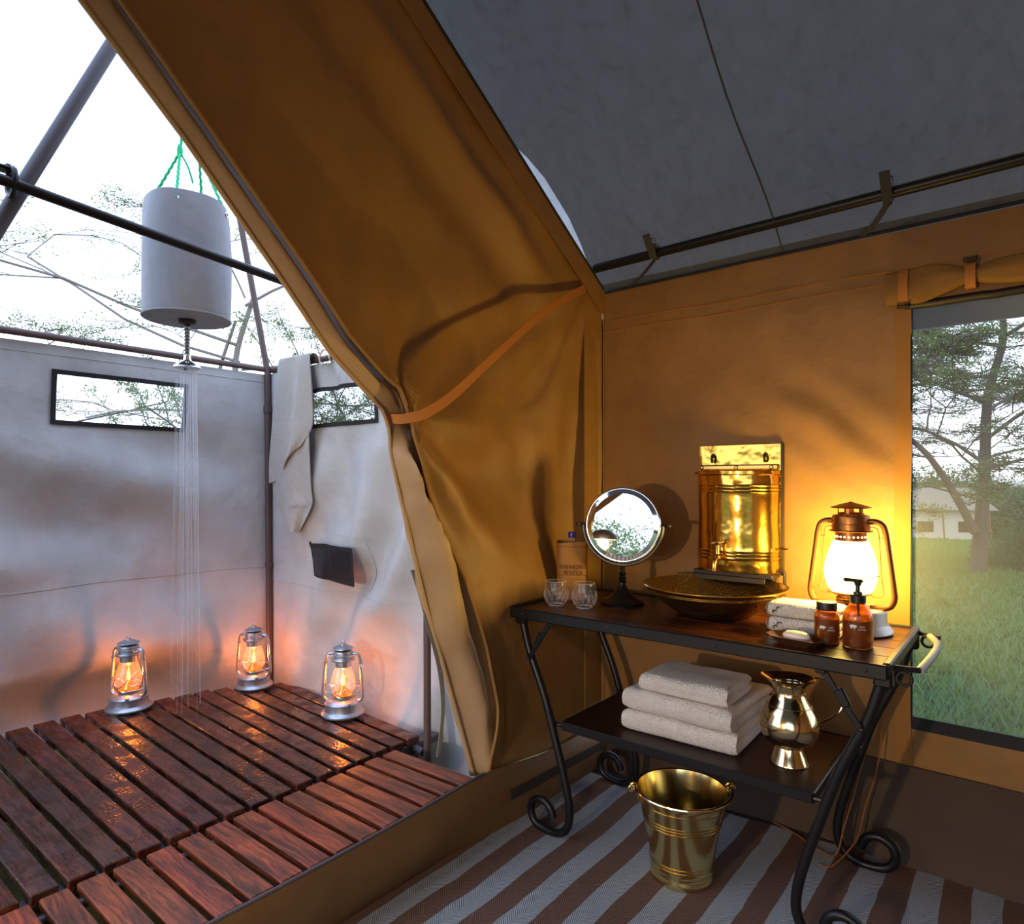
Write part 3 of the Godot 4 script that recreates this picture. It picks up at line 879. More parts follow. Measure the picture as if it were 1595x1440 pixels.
func build_shower() -> void:
	# canvas screens
	var m := MB.new()
	var far := func(z0, z1, y0, y1, nz, ny): m.sheet(nz, ny, func(u, v): return far_wall(lerpf(z0, z1, u), lerpf(y1, y0, v)), Vector3(-0.004, 0, 0))
	far.call(0.375, 0.884, 0.02, 1.925, 24, 90)
	far.call(0.884, 1.475, 0.02, 1.574, 28, 74)
	far.call(0.884, 1.475, 1.805, 1.925, 28, 6)
	far.call(1.475, 2.9, 0.02, 1.925, 50, 90)
	var fw := struct("wall_shower_far", m, M.khaki, "pale grey canvas screen at the far side of the shower", "wall", 60.0)
	m = MB.new()
	var corners := [[0.884, 1.574], [0.884, 1.805], [1.475, 1.805], [1.475, 1.574]]
	for i in 4:
		var a = corners[i]
		var b = corners[(i + 1) % 4]
		m.sheet(12, 1, func(u, v):
			var q := Vector2(a[0], a[1]).lerp(Vector2(b[0], b[1]), -0.02 + 1.04 * u)
			var o := Vector2(b[0] - a[0], b[1] - a[1]).normalized().orthogonal()
			q += o * 0.022 * (v - 0.5)
			return far_wall(q.x, q.y) + Vector3(0.006, 0, 0), Vector3(0.002, 0, 0))
	part("binding", m, M.black_binding, fw)
	m = MB.new()
	m.grid(12, 4, func(u, v): return far_wall(lerpf(0.884, 1.475, u), lerpf(1.574, 1.805, v)) + Vector3(-0.002, 0, 0))
	part("pane", m, M.clear_pane, fw, 60.0)
	m = MB.new()
	m.tube(range(60).map(func(i): return far_wall(0.4 + i * 0.042, 0.80 + 0.004 * sin(i * 0.4)) + Vector3(0.001, 0, 0)), 0.0025, 5)
	m.tube(range(60).map(func(i): return far_wall(0.4 + i * 0.042, 1.88) + Vector3(0.001, 0, 0)), 0.002, 5)
	part("seam", m, M.khaki, fw)
	m = MB.new()
	var side := func(x0, x1, y0, y1, nx, ny): m.sheet(nx, ny, func(u, v): return side_wall(lerpf(x0, x1, u), lerpf(y1, y0, v)), Vector3(0, 0, -0.004))
	side.call(-1.95, -1.52, 0.0, 1.93, 20, 90)
	side.call(-1.52, -0.975, 0.0, 1.60, 30, 76)
	side.call(-1.52, -0.975, 1.79, 1.93, 30, 8)
	side.call(-0.975, -0.24, 0.0, 1.93, 34, 90)
	var sw := struct("wall_shower_side", m, M.khaki, "pale grey canvas screen on the right of the shower, holding a net pocket", "wall", 60.0)
	m = MB.new()
	corners = [[-1.52, 1.60], [-1.52, 1.79], [-0.975, 1.79], [-0.975, 1.60]]
	for i in 4:
		var a = corners[i]
		var b = corners[(i + 1) % 4]
		m.sheet(12, 1, func(u, v):
			var q := Vector2(a[0], a[1]).lerp(Vector2(b[0], b[1]), -0.02 + 1.04 * u)
			var o := Vector2(b[0] - a[0], b[1] - a[1]).normalized().orthogonal()
			q += o * 0.022 * (v - 0.5)
			return side_wall(q.x, q.y) + Vector3(0, 0, 0.004), Vector3(0, 0, 0.002))
	part("binding", m, M.black_binding, sw)
	m = MB.new()
	m.grid(12, 4, func(u, v): return side_wall(lerpf(-1.52, -0.975, u), lerpf(1.60, 1.79, v)))
	part("net", m, M.dark_screen, sw, 60.0)
	m = MB.new()
	m.sheet(12, 1, func(u, v): return side_wall(lerpf(-1.46, -1.0, u), 1.02 - 0.004 * v) + Vector3(0, 0, 0.001), Vector3(0, 0, 0.003))
	m.tube(range(50).map(func(i): return side_wall(-1.93 + i * 0.036, 0.72) + Vector3(0, 0, 0.001)), 0.002, 5)
	part("seam", m, M.khaki, sw)
	m = MB.new()
	m.sheet(10, 8, func(u, v): return side_wall(lerpf(-1.53, -1.03, u), lerpf(1.02, 0.76, v)) + Vector3(0, 0, 0.002), Vector3(0, 0, 0.002))
	part("patch", m, M.khaki, sw)
	# net pocket
	var t := thing("net_pocket", "black net pocket with two compartments sewn on the grey canvas screen", "pocket", side_wall(-1.22, 0.8))
	m = MB.new()
	var pock := func(u, v, o):
		var x: float = lerpf(-1.425 + 0.03 * v, -1.06 + 0.02 * v, u)
		var y: float = lerpf(0.975, 0.805, v) - 0.012 * u * (1.0 - v) - 0.02 * u * v
		var g: float = (0.045 * pow(sin(PI * clampf(u * 2.6, 0, 1)), 1.0) + 0.018 * sin(PI * clampf((u - 0.38) / 0.62, 0, 1))) * (1.0 - 0.75 * v)
		return Vector3(x, y, side_wall(-1.27, 0.9).z + 0.035 + 0.015 * u + g + o)
	m.sheet(24, 10, func(u, v): return pock.call(u, v, 0.0), Vector3(0, 0, 0.001))
	wpart("net", m, M.mesh_pocket, t, 60.0)
	m = MB.new()
	m.sheet(24, 1, func(u, v): return pock.call(u, -0.05 + 0.12 * v, 0.002), Vector3(0, 0, 0.002))
	m.sheet(24, 1, func(u, v): return pock.call(u, 0.95 + 0.07 * v, 0.002), Vector3(0, 0, 0.002))
	for uu in [0.0, 0.52, 0.97]:
		m.sheet(1, 10, func(u, v): return pock.call(uu + 0.03 * u, v, 0.002), Vector3(0, 0, 0.002))
	wpart("binding", m, M.black_binding, t, 60.0)
	# pole frame
	t = thing("shower_scaffold", "brown and grey steel pole frame standing round the open-air shower", "pole frame", Vector3(-1.95, 0.12, 0.385))
	m = MB.new()
	m.tube([Vector3(-1.915, 0.1, 0.425), Vector3(-1.93, 1.5, 0.428), Vector3(-1.94, 1.97, 0.425)], 0.018, 12)
	m.tube([Vector3(-1.934, 1.70, 0.427), Vector3(-1.935, 1.74, 0.427)], 0.023, 12)
	m.tube([Vector3(-1.922, 0.80, 0.426), Vector3(-1.922, 0.83, 0.426)], 0.022, 12)
	wpart("corner_post", m, M.brown_pole, t)
	m = MB.new()
	m.tube([Vector3(-1.955, 1.955, 0.36), Vector3(-1.92, 1.955, 1.4), Vector3(-1.90, 1.955, 2.9)], 0.0165, 12)
	wpart("far_rail", m, M.brown_pole, t)
	m = MB.new()
	m.tube([Vector3(-1.99, 1.955, 0.40), Vector3(-0.9, 1.95, 0.435), Vector3(-0.34, 1.945, 0.452)], 0.0165, 12)
	wpart("side_rail", m, M.brown_pole, t)
	m = MB.new()
	m.tube([Vector3(-0.408, 0.0, 0.6), Vector3(-0.412, 1.4, 0.6)], 0.016, 12)
	wpart("doorway_post", m, M.brown_pole, t)
	m = MB.new()
	m.tube([Vector3(-0.43, 0.17, 0.602), Vector3(-0.55, 0.175, 0.588)], 0.016, 12)
	wpart("foot_rail", m, M.steel_pole, t)
	m = MB.new()
	m.tube([Vector3(-1.96, 1.93, 0.41), Vector3(-2.09, 2.78, 0.50), Vector3(-2.26, 3.9, 0.62)], 0.0175, 12)
	wpart("corner_prop", m, M.brown_pole, t)
	m = MB.new()
	m.tube([Vector3(-0.95, 2.262, 2.4), Vector3(-0.95, 2.236, 1.87), Vector3(-0.95, 2.154, 0.917), Vector3(-0.95, 2.12, 0.44)], 0.0175, 12)
	wpart("middle_rail", m, M.iron, t)
	m = MB.new()
	m.tube([Vector3(-0.95, 1.955, 0.44), Vector3(-0.95, 2.14, 0.47)], 0.0165, 12)
	wpart("rail_post", m, M.iron, t)
	m = MB.new()
	m.tube([Vector3(-1.01, 0.0, 2.80), Vector3(-1.01, 2.14, 1.876), Vector3(-1.01, 2.85, 1.567), Vector3(-1.01, 3.9, 1.11)], 0.0235, 12)
	wpart("prop", m, M.steel_pole, t)
	m = MB.new()
	m.tube(arc(Vector3(-0.98, 2.25, 1.862), 0.042, Vector3(1, 0, 0), Vector3(0, 1, 0), 0, TAU, 20).slice(0, 20), 0.009, 8, true)
	m.box(Vector3(-0.985, 2.29, 1.87), Vector3(0.03, 0.03, 0.02), 0.006)
	m.box(Vector3(-0.98, 2.285, 1.90), Vector3(0.05, 0.012, 0.09), 0.004)
	wpart("clamp", m, M.iron, t)
	m = MB.new()
	m.tube([Vector3(-1.33, 3.35, 1.2), Vector3(-0.2, 3.45, 1.2)], 0.02, 10)
	wpart("ridge_pole", m, M.steel_pole, t)
	m = MB.new()
	for d in [0.0, 0.03]:
		m.tube(arc(Vector3(-1.31 + d, 1.95, 0.42), 0.022, Vector3(0, 1, 0), Vector3(0, 0, 1), 0, TAU, 16).slice(0, 16), 0.006, 6, true)
	m.box(Vector3(-1.295, 1.972, 0.438), Vector3(0.06, 0.03, 0.01), 0.004)
	m.tube(spline([Vector3(-1.31, 1.972, 0.43), Vector3(-1.35, 1.99, 0.45), Vector3(-1.38, 1.95, 0.455), Vector3(-1.37, 1.91, 0.45)], 5), 0.005, 6)
	wpart("rail_clip", m, M.pale_metal, t)
	# main slatted floor
	t = thing("slatted_deck", "dark wet wooden slatted floor under the shower, its slats running to the far canvas", "slatted floor", Vector3(-1.15, 0.0, 1.2))
	for i in 19:
		var z := 0.572 + 0.0868 * i
		var zf: float = 0.372 + table([Vector2(0, 0.0), Vector2(3, 0.35), Vector2(7, 0.74), Vector2(12, 1.235), Vector2(18, 1.81)], i)
		var zf1: float = zf + 0.078
		var xf := -1.84 + rng.randf_range(-0.006, 0.006)
		var xn := -0.485 + rng.randf_range(-0.005, 0.005)
		var w := 0.0655 + rng.randf_range(-0.002, 0.002)
		wpart("slat", plank(xn, xf, z, z + w, zf, zf1, 0.222 + rng.randf_range(-0.002, 0.002), deck_y(xf, zf), 0.03), M["deck_wood_%d" % rng.randi_range(0, 3)], t)
	for q in [[-0.52, 0.03], [-1.15, 0.03], [-1.72, 0.03]]:
		m = MB.new()
		m.bar(Vector3(q[0], deck_y(q[0], 0.5) - 0.05, 0.45 + 0.1 * (q[0] + 0.5)), Vector3(q[0], deck_y(q[0], 2.1) - 0.05, 2.15), 0.05, 0.03)
		wpart("joist", m, M.steel_pole if q[0] > -0.6 else M["deck_wood_2"], t)
		for zz in [0.6, 1.3, 2.0]:
			m = MB.new()
			var dy := deck_y(q[0], zz) - 0.065
			m.box(Vector3(q[0], dy * 0.5 - 0.015, zz), Vector3(0.06, dy + 0.03, 0.06), 0.004)
			wpart("foot", m, M["deck_wood_2"], t)
	# short slatted step in front of it
	t = thing("slatted_step", "narrow step of short reddish wooden slats along the tent sill", "slatted step", Vector3(-0.22, 0.0, 1.3))
	for i in 16:
		var z := 0.738 + 0.0865 * i
		var w := 0.067 + rng.randf_range(-0.002, 0.002)
		var sag := 0.012 * sin(clampf((z - 0.7) / 1.3, 0, 1) * PI)
		wpart("slat", plank(-0.012 + rng.randf_range(-0.003, 0.003), -0.452 + rng.randf_range(-0.006, 0.006), z + 0.01, z + 0.01 + w, z, z + w, 0.240 - sag * 0.5, 0.222, 0.026), M["mat_wood_%d" % rng.randi_range(0, 3)], t)
	for q in [-0.06, -0.40]:
		m = MB.new()
		m.tube([Vector3(q, 0.195 + 0.01 * (q + 0.4), 0.72), Vector3(q, 0.19, 2.12)], 0.014, 10)
		wpart("runner", m, M.steel_pole, t)
		for zz in [0.8, 1.4, 2.0]:
			m = MB.new()
			m.box(Vector3(q, 0.08, zz), Vector3(0.05, 0.21, 0.05), 0.004)
			wpart("foot", m, M["deck_wood_2"], t)
	build_bag()
	build_hung_towel()

func build_bag() -> void:
	var c := Vector3(-1.25, 1.985, 1.195)
	var t := thing("shower_bag", "grey cylindrical canvas shower bag hung on green ropes above the slats", "shower bag", c)
	var m := MB.new()
	m.lathe([Vector2(0, 0.0), Vector2(0.178, 0.0), Vector2(0.184, 0.006), Vector2(0.182, 0.03), Vector2(0.186, 0.12), Vector2(0.187, 0.3), Vector2(0.182, 0.44), Vector2(0.176, 0.505), Vector2(0.172, 0.508), Vector2(0.17, 0.50), Vector2(0.178, 0.40), Vector2(0.178, 0.012), Vector2(0, 0.012)].map(func(q): return Vector2(q.x * 0.92, q.y * 0.945)), 56)
	for i in m.p.size():
		var q := m.p[i]
		var a := atan2(q.z, q.x)
		var w := 0.004 * sin(a * 5.0 + q.y * 6.0) * sm(0.02, 0.2, q.y) + 0.003 * sin(a * 26.0) * exp(-pow((q.y - 0.03) / 0.04, 2)) * sm(0.004, 0.02, q.y)
		var r := Vector2(q.x, q.z).length()
		if r > 0.1:
			m.p[i] += Vector3(q.x / r * w, 0.012 * cos(a - 0.6) * sm(0.35, 0.5, q.y), q.z / r * w)
	part("body", m, M.bag, t, 60.0)
	m = MB.new()
	m.tube(arc(Vector3(0, 0.004, 0), 0.169, Vector3.RIGHT, Vector3.BACK, 0, TAU, 48).slice(0, 48), 0.005, 7, true)
	part("bottom_piping", m, M.bag, t)
	m = MB.new()
	m.lathe([Vector2(0, 0.004), Vector2(0.034, 0.004), Vector2(0.034, -0.012), Vector2(0.026, -0.018), Vector2(0.012, -0.02), Vector2(0.012, -0.03), Vector2(0, -0.03)], 24)
	part("outlet", m, M.dark_metal, t)
	m = MB.new()
	var pr := [Vector2(0, -0.02)]
	for i in 9: pr += [Vector2(0.0125, -0.03 - i * 0.014), Vector2(0.0085, -0.038 - i * 0.014)]
	pr += [Vector2(0.012, -0.158), Vector2(0, -0.158)]
	m.lathe(pr, 16)
	part("pipe", m, M.chrome, t)
	m = MB.new()
	m.lathe([Vector2(0, -0.15), Vector2(0.013, -0.15), Vector2(0.016, -0.172), Vector2(0.034, -0.182), Vector2(0.052, -0.196), Vector2(0.054, -0.204), Vector2(0.046, -0.208), Vector2(0, -0.206)], 28)
	part("shower_head", m, M.chrome, t)
	var k1 := Vector3(0, 0.70, 0.03)
	var k2 := Vector3(0, 0.72, -0.05)
	for a in [[Vector3(0.125, 0.45, 0.10), k1], [Vector3(-0.10, 0.475, 0.115), k1], [Vector3(-0.09, 0.475, -0.11), k2], [Vector3(0.12, 0.45, -0.11), k2]]:
		m = MB.new()
		var pp := []
		for i in 40:
			var q: Vector3 = a[0].lerp(a[1], i / 39.0)
			pp.append(q + Vector3(0.0016 * cos(i * 1.5), 0, 0.0016 * sin(i * 1.5)))
		m.tube(pp, 0.0058, 6)
		part("rope", m, M.rope, t)
		m = MB.new()
		m.tube(arc(a[0], 0.010, Vector3.RIGHT.rotated(Vector3.UP, atan2(-a[0].z, a[0].x) + PI / 2), Vector3.UP, 0, TAU, 14).slice(0, 14), 0.0035, 6, true)
		part("eyelet", m, M.chrome, t)
	m = MB.new()
	m.tube(range(40).map(func(i): return Vector3(0.003 * cos(i * 1.4), 0.68 + i * 0.02, 0.03 - 0.001 * i + 0.003 * sin(i * 1.4))), 0.006, 6)
	m.tube(range(40).map(func(i): return Vector3(0.003 * cos(i * 1.4), 0.70 + i * 0.0195, -0.05 + 0.0005 * i + 0.003 * sin(i * 1.4))), 0.006, 6)
	m.tube(spline([k1, k1 + Vector3(0.02, -0.05, -0.02), k1 + Vector3(0.022, -0.09, -0.035), k1 + Vector3(0.02, -0.12, -0.045)], 6), 0.004, 6)
	m.lathe([Vector2(0, -0.02), Vector2(0.011, -0.012), Vector2(0.012, 0.01), Vector2(0.008, 0.03), Vector2(0, 0.034)], 10, k1)
	part("hanging_rope", m, M.rope, t)
	# falling water
	m = MB.new()
	for i in 70:
		var a := rng.randf() * TAU
		var r := sqrt(rng.randf()) * 0.045
		var p0 := c + Vector3(cos(a) * r, -0.208, sin(a) * r)
		var out := Vector3(cos(a), 0, sin(a)) * r * rng.randf_range(0.5, 1.4)
		var bottom := 0.2 + 0.8 * pow(rng.randf(), 2.0)
		var pp := []
		for k in 9:
			var s := k / 8.0 * bottom
			pp.append(p0 + out * s * 0.5 + Vector3(0, -1.54 * s, 0))
		m.tube(pp, rng.randf_range(0.0006, 0.0017), 5)
	var w := part(numbered("shower_water"), m, M.water, self)
	tag(w, "thin streaks of water falling from the chrome shower head", "water", "", "stuff")

func build_hung_towel() -> void:
	var t := thing("bath_towel", "pale grey towel hung over the shower rail beside the corner post", "towel", Vector3(-1.62, 1.0, 0.46))
	var m := MB.new()
	var L := [Vector2(-1.70, 1.985), Vector2(-1.726, 1.95), Vector2(-1.779, 1.70), Vector2(-1.805, 1.48), Vector2(-1.822, 1.29)]
	var R := [Vector2(-1.45, 1.985), Vector2(-1.441, 1.95), Vector2(-1.429, 1.75), Vector2(-1.43, 1.60), Vector2(-1.54, 1.49)]
	m.sheet(24, 40, func(u, v):
		var a: Vector2 = along(L, v)
		var b: Vector2 = along(R, v)
		var q := a.lerp(b, u)
		q.y -= 0.10 * v * v * sin(PI * u) * (0.6 - u)
		var top := 1.0 - sm(0.0, 0.2, v)
		return Vector3(q.x, q.y, 0.478 - 0.012 * top + 0.012 * sin(u * 10.0 + v * 1.5) * sm(0.05, 0.5, v) + 0.01 * fn_soft.get_noise_2d(q.x * 3.0, q.y * 2.0)), Vector3(0, 0, -0.007))
	wpart("front_layer", m, M.grey_terry, t, 60.0)
	m = MB.new()
	m.sheet(20, 10, func(u, v):
		var x: float = lerpf(-1.70, -1.45, u)
		var a: float = lerpf(0.15 * PI, 1.0 * PI, v)
		return Vector3(x, 1.958 + 0.027 * sin(a), 0.44 + 0.027 * cos(a)), Vector3(0, 0.004, 0))
	wpart("fold_over_rail", m, M.grey_terry, t, 60.0)
	m = MB.new()
	var L2 := [Vector2(-1.72, 1.93), Vector2(-1.79, 1.6), Vector2(-1.815, 1.282), Vector2(-1.738, 1.138), Vector2(-1.63, 1.02)]
	var R2 := [Vector2(-1.455, 1.93), Vector2(-1.462, 1.61), Vector2(-1.475, 1.27), Vector2(-1.478, 1.165), Vector2(-1.60, 1.018)]
	m.sheet(20, 40, func(u, v):
		var a: Vector2 = along(L2, v)
		var b: Vector2 = along(R2, v)
		var q := a.lerp(b, u)
		var fold := -0.03 * sm(0.62, 0.72, u)
		return Vector3(q.x, q.y, 0.466 + fold * sm(0.2, 0.6, v) + 0.006 * sin(u * 7.0)), Vector3(0, 0, -0.005))
	wpart("back_layer", m, M.grey_terry, t, 60.0)
	m = MB.new()
	m.sheet(16, 1, func(u, v): return Vector3(lerpf(-1.735, -1.49, u), 1.17 + 0.02 * u - 0.02 * v, 0.4685 - 0.03 * sm(0.62, 0.72, u)), Vector3(0, 0, 0.002))
	wpart("woven_band", m, M.grey_terry, t)

# ------------------------------------------------------------------ lanterns
func lamp(at: Vector3, c: Color, energy: float, size: float, parent: Node3D) -> void:
	var l := OmniLight3D.new()
	l.name = "light"
	l.light_color = c
	l.light_energy = energy
	l.light_size = size
	l.omni_range = 12.0
	l.omni_attenuation = 2.0
	l.shadow_enabled = true
	parent.add_child(l, true)
	l.position = at

func pv(a: Array, s: float) -> Array:
	return a.map(func(q): return Vector2(q[0], q[1]) * s)

func silver_lantern(label: String) -> Node3D:
	var s := 0.000265
	var t := thing("storm_lantern", label, "lantern", Vector3.ZERO, 0.0, "small silver storm lanterns on the slatted floor")
	var m := MB.new()
	m.lathe(pv([[0, 0], [340, 0], [372, 18], [376, 45], [350, 75], [318, 95], [312, 130], [312, 205], [318, 225], [300, 250], [240, 285], [200, 300], [150, 315], [150, 340], [0, 340]], s), 40)
	part("tank", m, M.galvanised, t)
	m = MB.new()
	m.lathe(pv([[0, -45], [34, -40], [34, -10], [0, -8]], s), 14, Vector3(0.16, 0.265, 0.12) * 0.42 * 0.0 + Vector3(0, 0.265, 0.0) * 0.0 + Vector3(0.05, 0.075, 0.062))
	part("filler_cap", m, M.galvanised, t)
	m = MB.new()
	m.lathe(pv([[0, 330], [160, 335], [185, 350], [180, 362], [120, 372], [90, 430], [60, 480], [42, 500], [0, 500]], s), 28)
	part("burner", m, M.brass, t)
	m = MB.new()
	m.lathe(pv([[158, 372], [200, 420], [222, 490], [220, 560], [200, 660], [170, 760], [145, 830], [132, 880], [129, 880], [142, 830], [166, 760], [196, 660], [216, 560], [218, 490], [196, 422], [154, 374]], s), 32)
	part("glass_globe", m, M.glass, t)
	m = MB.new()
	m.lathe(pv([[0, 505], [22, 520], [30, 560], [27, 610], [18, 665], [8, 710], [0, 735]], s), 14, Vector3.ZERO, Vector2(1, 0.6))
	part("flame", m, M.flame, t)
	lamp(Vector3(0, 600, 0) * s, Color(1.0, 0.50, 0.13), flame_energy, 0.012, t)
	m = MB.new()
	m.lathe(pv([[126, 850], [140, 850], [140, 955], [205, 960], [212, 978], [205, 1000], [165, 1005], [165, 1045], [172, 1050], [172, 1062], [165, 1068], [165, 1110], [150, 1128], [110, 1132], [110, 1120], [126, 955]], s), 36)
	part("hood", m, M.galvanised, t)
	m = MB.new()
	m.lathe(pv([[0, 1125], [115, 1125], [115, 1165], [0, 1165]], s), 20)
	part("vent", m, M.iron, t)
	m = MB.new()
	m.lathe(pv([[0, 1150], [160, 1160], [182, 1168], [180, 1180], [110, 1212], [50, 1226], [40, 1248], [0, 1252]], s), 36)
	part("cap", m, M.galvanised, t)
	m = MB.new()
	m.tube(arc(Vector3(0, 1268, 0) * s, 36 * s, Vector3.RIGHT, Vector3.UP, -0.6, PI + 0.6, 14), 5 * s, 6)
	part("lifting_ring", m, M.chrome, t)
	for e in [-1, 1]:
		m = MB.new()
		m.tube(spline([Vector3(e * 150, 1075, 0) * s, Vector3(e * 215, 1078, 0) * s, Vector3(e * 275, 1055, 0) * s, Vector3(e * 305, 990, 0) * s, Vector3(e * 318, 880, 0) * s, Vector3(e * 342, 600, 0) * s, Vector3(e * 358, 380, 0) * s, Vector3(e * 345, 300, 0) * s, Vector3(e * 300, 258, 0) * s, Vector3(e * 230, 250, 0) * s], 5), 36 * s, 10, false, 0.8)
		for y in [905, 640]:
			m.tube([Vector3(e * (318 + (905 - y) * 0.085), y - 8, 0) * s, Vector3(e * (318 + (905 - y) * 0.085), y + 8, 0) * s], 42 * s, 10)
		part("air_tube", m, M.galvanised, t)
	# crossed wire guard and carrying bail
	m = MB.new()
	for e in [-1, 1]:
		m.tube(spline([Vector3(-320, 520, 0) * s, Vector3(-190, 520 + e * 60, 150) * s, Vector3(0, 520 - e * 90, 235) * s, Vector3(190, 520 + e * 60, 150) * s, Vector3(330, 540, 0) * s, Vector3(190, 520 - e * 60, -150) * s, Vector3(0, 520 + e * 90, -235) * s, Vector3(-190, 520 - e * 60, -150) * s], 5, true), 5 * s, 5, true)
	m.tube(spline([Vector3(-330, 400, 0) * s, Vector3(-220, 360, 60) * s, Vector3(0, 345, 190) * s, Vector3(220, 360, 60) * s, Vector3(330, 400, 0) * s], 5), 6 * s, 5)
	part("wire_guard", m, M.chrome, t)
	m = MB.new()
	m.tube(spline([Vector3(330, 900, 30) * s, Vector3(372, 820, 60) * s, Vector3(385, 640, 90) * s, Vector3(365, 470, 70) * s, Vector3(350, 420, 30) * s], 5), 6 * s, 5)
	part("bail", m, M.chrome, t)
	return t

func big_lantern() -> void:
	var s := 0.000378
	var t := thing("large_lantern", "big copper storm lantern with a glowing frosted globe at the table's window end", "lantern", Vector3(1.085, 0.822, 0.155), -0.06)
	var m := MB.new()
	m.lathe(pv([[0, 0], [300, 0], [316, 12], [312, 30], [285, 62], [272, 80], [270, 175], [255, 195], [170, 205], [120, 215], [0, 215]], s), 44)
	part("tank", m, M.pale_metal, t)
	m = MB.new()
	m.lathe(pv([[0, 205], [115, 205], [118, 225], [108, 228], [114, 238], [114, 250], [106, 254], [112, 264], [112, 276], [102, 282], [100, 298], [140, 304], [165, 316], [160, 326], [0, 326]], s), 36)
	part("burner", m, M.copper, t)
	m = MB.new()
	m.lathe(pv([[0, 322], [150, 328], [178, 360], [200, 440], [205, 510], [195, 590], [165, 690], [135, 760], [0, 765]], s), 40)
	part("glowing_globe", m, M.frosted, t, 40.0, "glowing frosted globe")
	lamp(Vector3(0, 540, 0) * s, Color(1.0, 0.86, 0.42), lantern_energy, 0.07, t)
	m = MB.new()
	m.lathe(pv([[112, 752], [120, 752], [120, 835], [166, 838], [170, 845], [148, 852], [146, 900], [148, 904], [146, 908], [146, 960], [138, 975], [100, 985], [96, 975], [112, 835]], s), 40)
	part("hood", m, M.copper, t)
	m = MB.new()
	for k in 22:
		var a := TAU * k / 22
		m.lathe(pv([[0, 0], [8.5, 0], [8.5, 3], [0, 3]], s), 8, Vector3(cos(a) * 119.5, 795, sin(a) * 119.5) * s, Vector2.ONE, Basis(Vector3(0, 1, 0), Vector3(cos(a), 0, sin(a)), Vector3(cos(a), 0, sin(a)).cross(Vector3.UP) * -1.0))
	part("glowing_vent_hole", m, M.frosted, t)  # glowing discs stand in for globe light shining through the holes
	m = MB.new()
	m.lathe(pv([[60, 975], [100, 975], [102, 990], [92, 1000], [60, 1002]], s), 30)
	for k in 5:
		var a := TAU * k / 5 + 0.3
		m.bar(Vector3(cos(a) * 96, 990, sin(a) * 96) * s, Vector3(cos(a) * 96, 1045, sin(a) * 96) * s, 0.012, 0.003, Vector3(cos(a), 0, sin(a)))
	m.lathe(pv([[0, 985], [30, 990], [22, 1040], [0, 1045]], s), 14)
	part("vent", m, M.copper, t)
	m = MB.new()
	m.lathe(pv([[0, 1036], [150, 1036], [157, 1040], [154, 1046], [80, 1070], [20, 1084], [12, 1092], [0, 1094]], s), 36)
	part("cap", m, M.copper, t)
	for e in [-1, 1]:
		m = MB.new()
		m.tube(spline([Vector3(e * 140, 925, 0) * s, Vector3(e * 185, 925, 0) * s, Vector3(e * 238, 900, 0) * s, Vector3(e * 262, 835, 0) * s, Vector3(e * 280, 700, 0) * s, Vector3(e * 320, 380, 0) * s, Vector3(e * 325, 300, 0) * s, Vector3(e * 300, 235, 0) * s, Vector3(e * 240, 212, 0) * s, Vector3(e * 150, 206, 0) * s], 6), 25 * s, 12)
		part("air_tube", m, M.copper, t)
		m = MB.new()
		m.tube(spline([Vector3(e * 150, 880, 0) * s, Vector3(e * 195, 870, 0) * s, Vector3(e * 215, 800, 0) * s, Vector3(e * 232, 480, 0) * s, Vector3(e * 250, 330, 10) * s, Vector3(e * 200, 300, 20) * s, Vector3(e * 160, 310, 10) * s], 6), 4 * s, 5)
		m.tube([Vector3(e * 205, 790, 0) * s, Vector3(e * 280, 795, 0) * s], 3 * s, 5)
		part("wire_guard", m, M.copper, t)
	m = MB.new()
	m.tube(spline([Vector3(-150, 325, 120) * s, Vector3(-80, 400, 190) * s, Vector3(30, 440, 205) * s, Vector3(150, 470, 140) * s, Vector3(230, 480, 20) * s], 6), 3 * s, 5)
	part("globe_wire", m, M.copper, t)

# ------------------------------------------------------------------ washstand
const TOP := 0.82
const SHELF := 0.42

func leg_path(right: bool, z: float) -> Array:
	var a := [Vector2(0.03, 0.79), Vector2(0.05, 0.715), Vector2(0.073, 0.648), Vector2(0.135, 0.508), Vector2(0.181, 0.369), Vector2(0.217, 0.253), Vector2(0.241, 0.16), Vector2(0.247, 0.09), Vector2(0.228, 0.038), Vector2(0.185, 0.0145), Vector2(0.13, 0.0145), Vector2(0.09, 0.030), Vector2(0.073, 0.066), Vector2(0.086, 0.102), Vector2(0.122, 0.118), Vector2(0.158, 0.104), Vector2(0.176, 0.066)]
	return spline(a.map(func(q): return Vector3(1.265 - q.x if right else q.x, q.y, z)), 6)

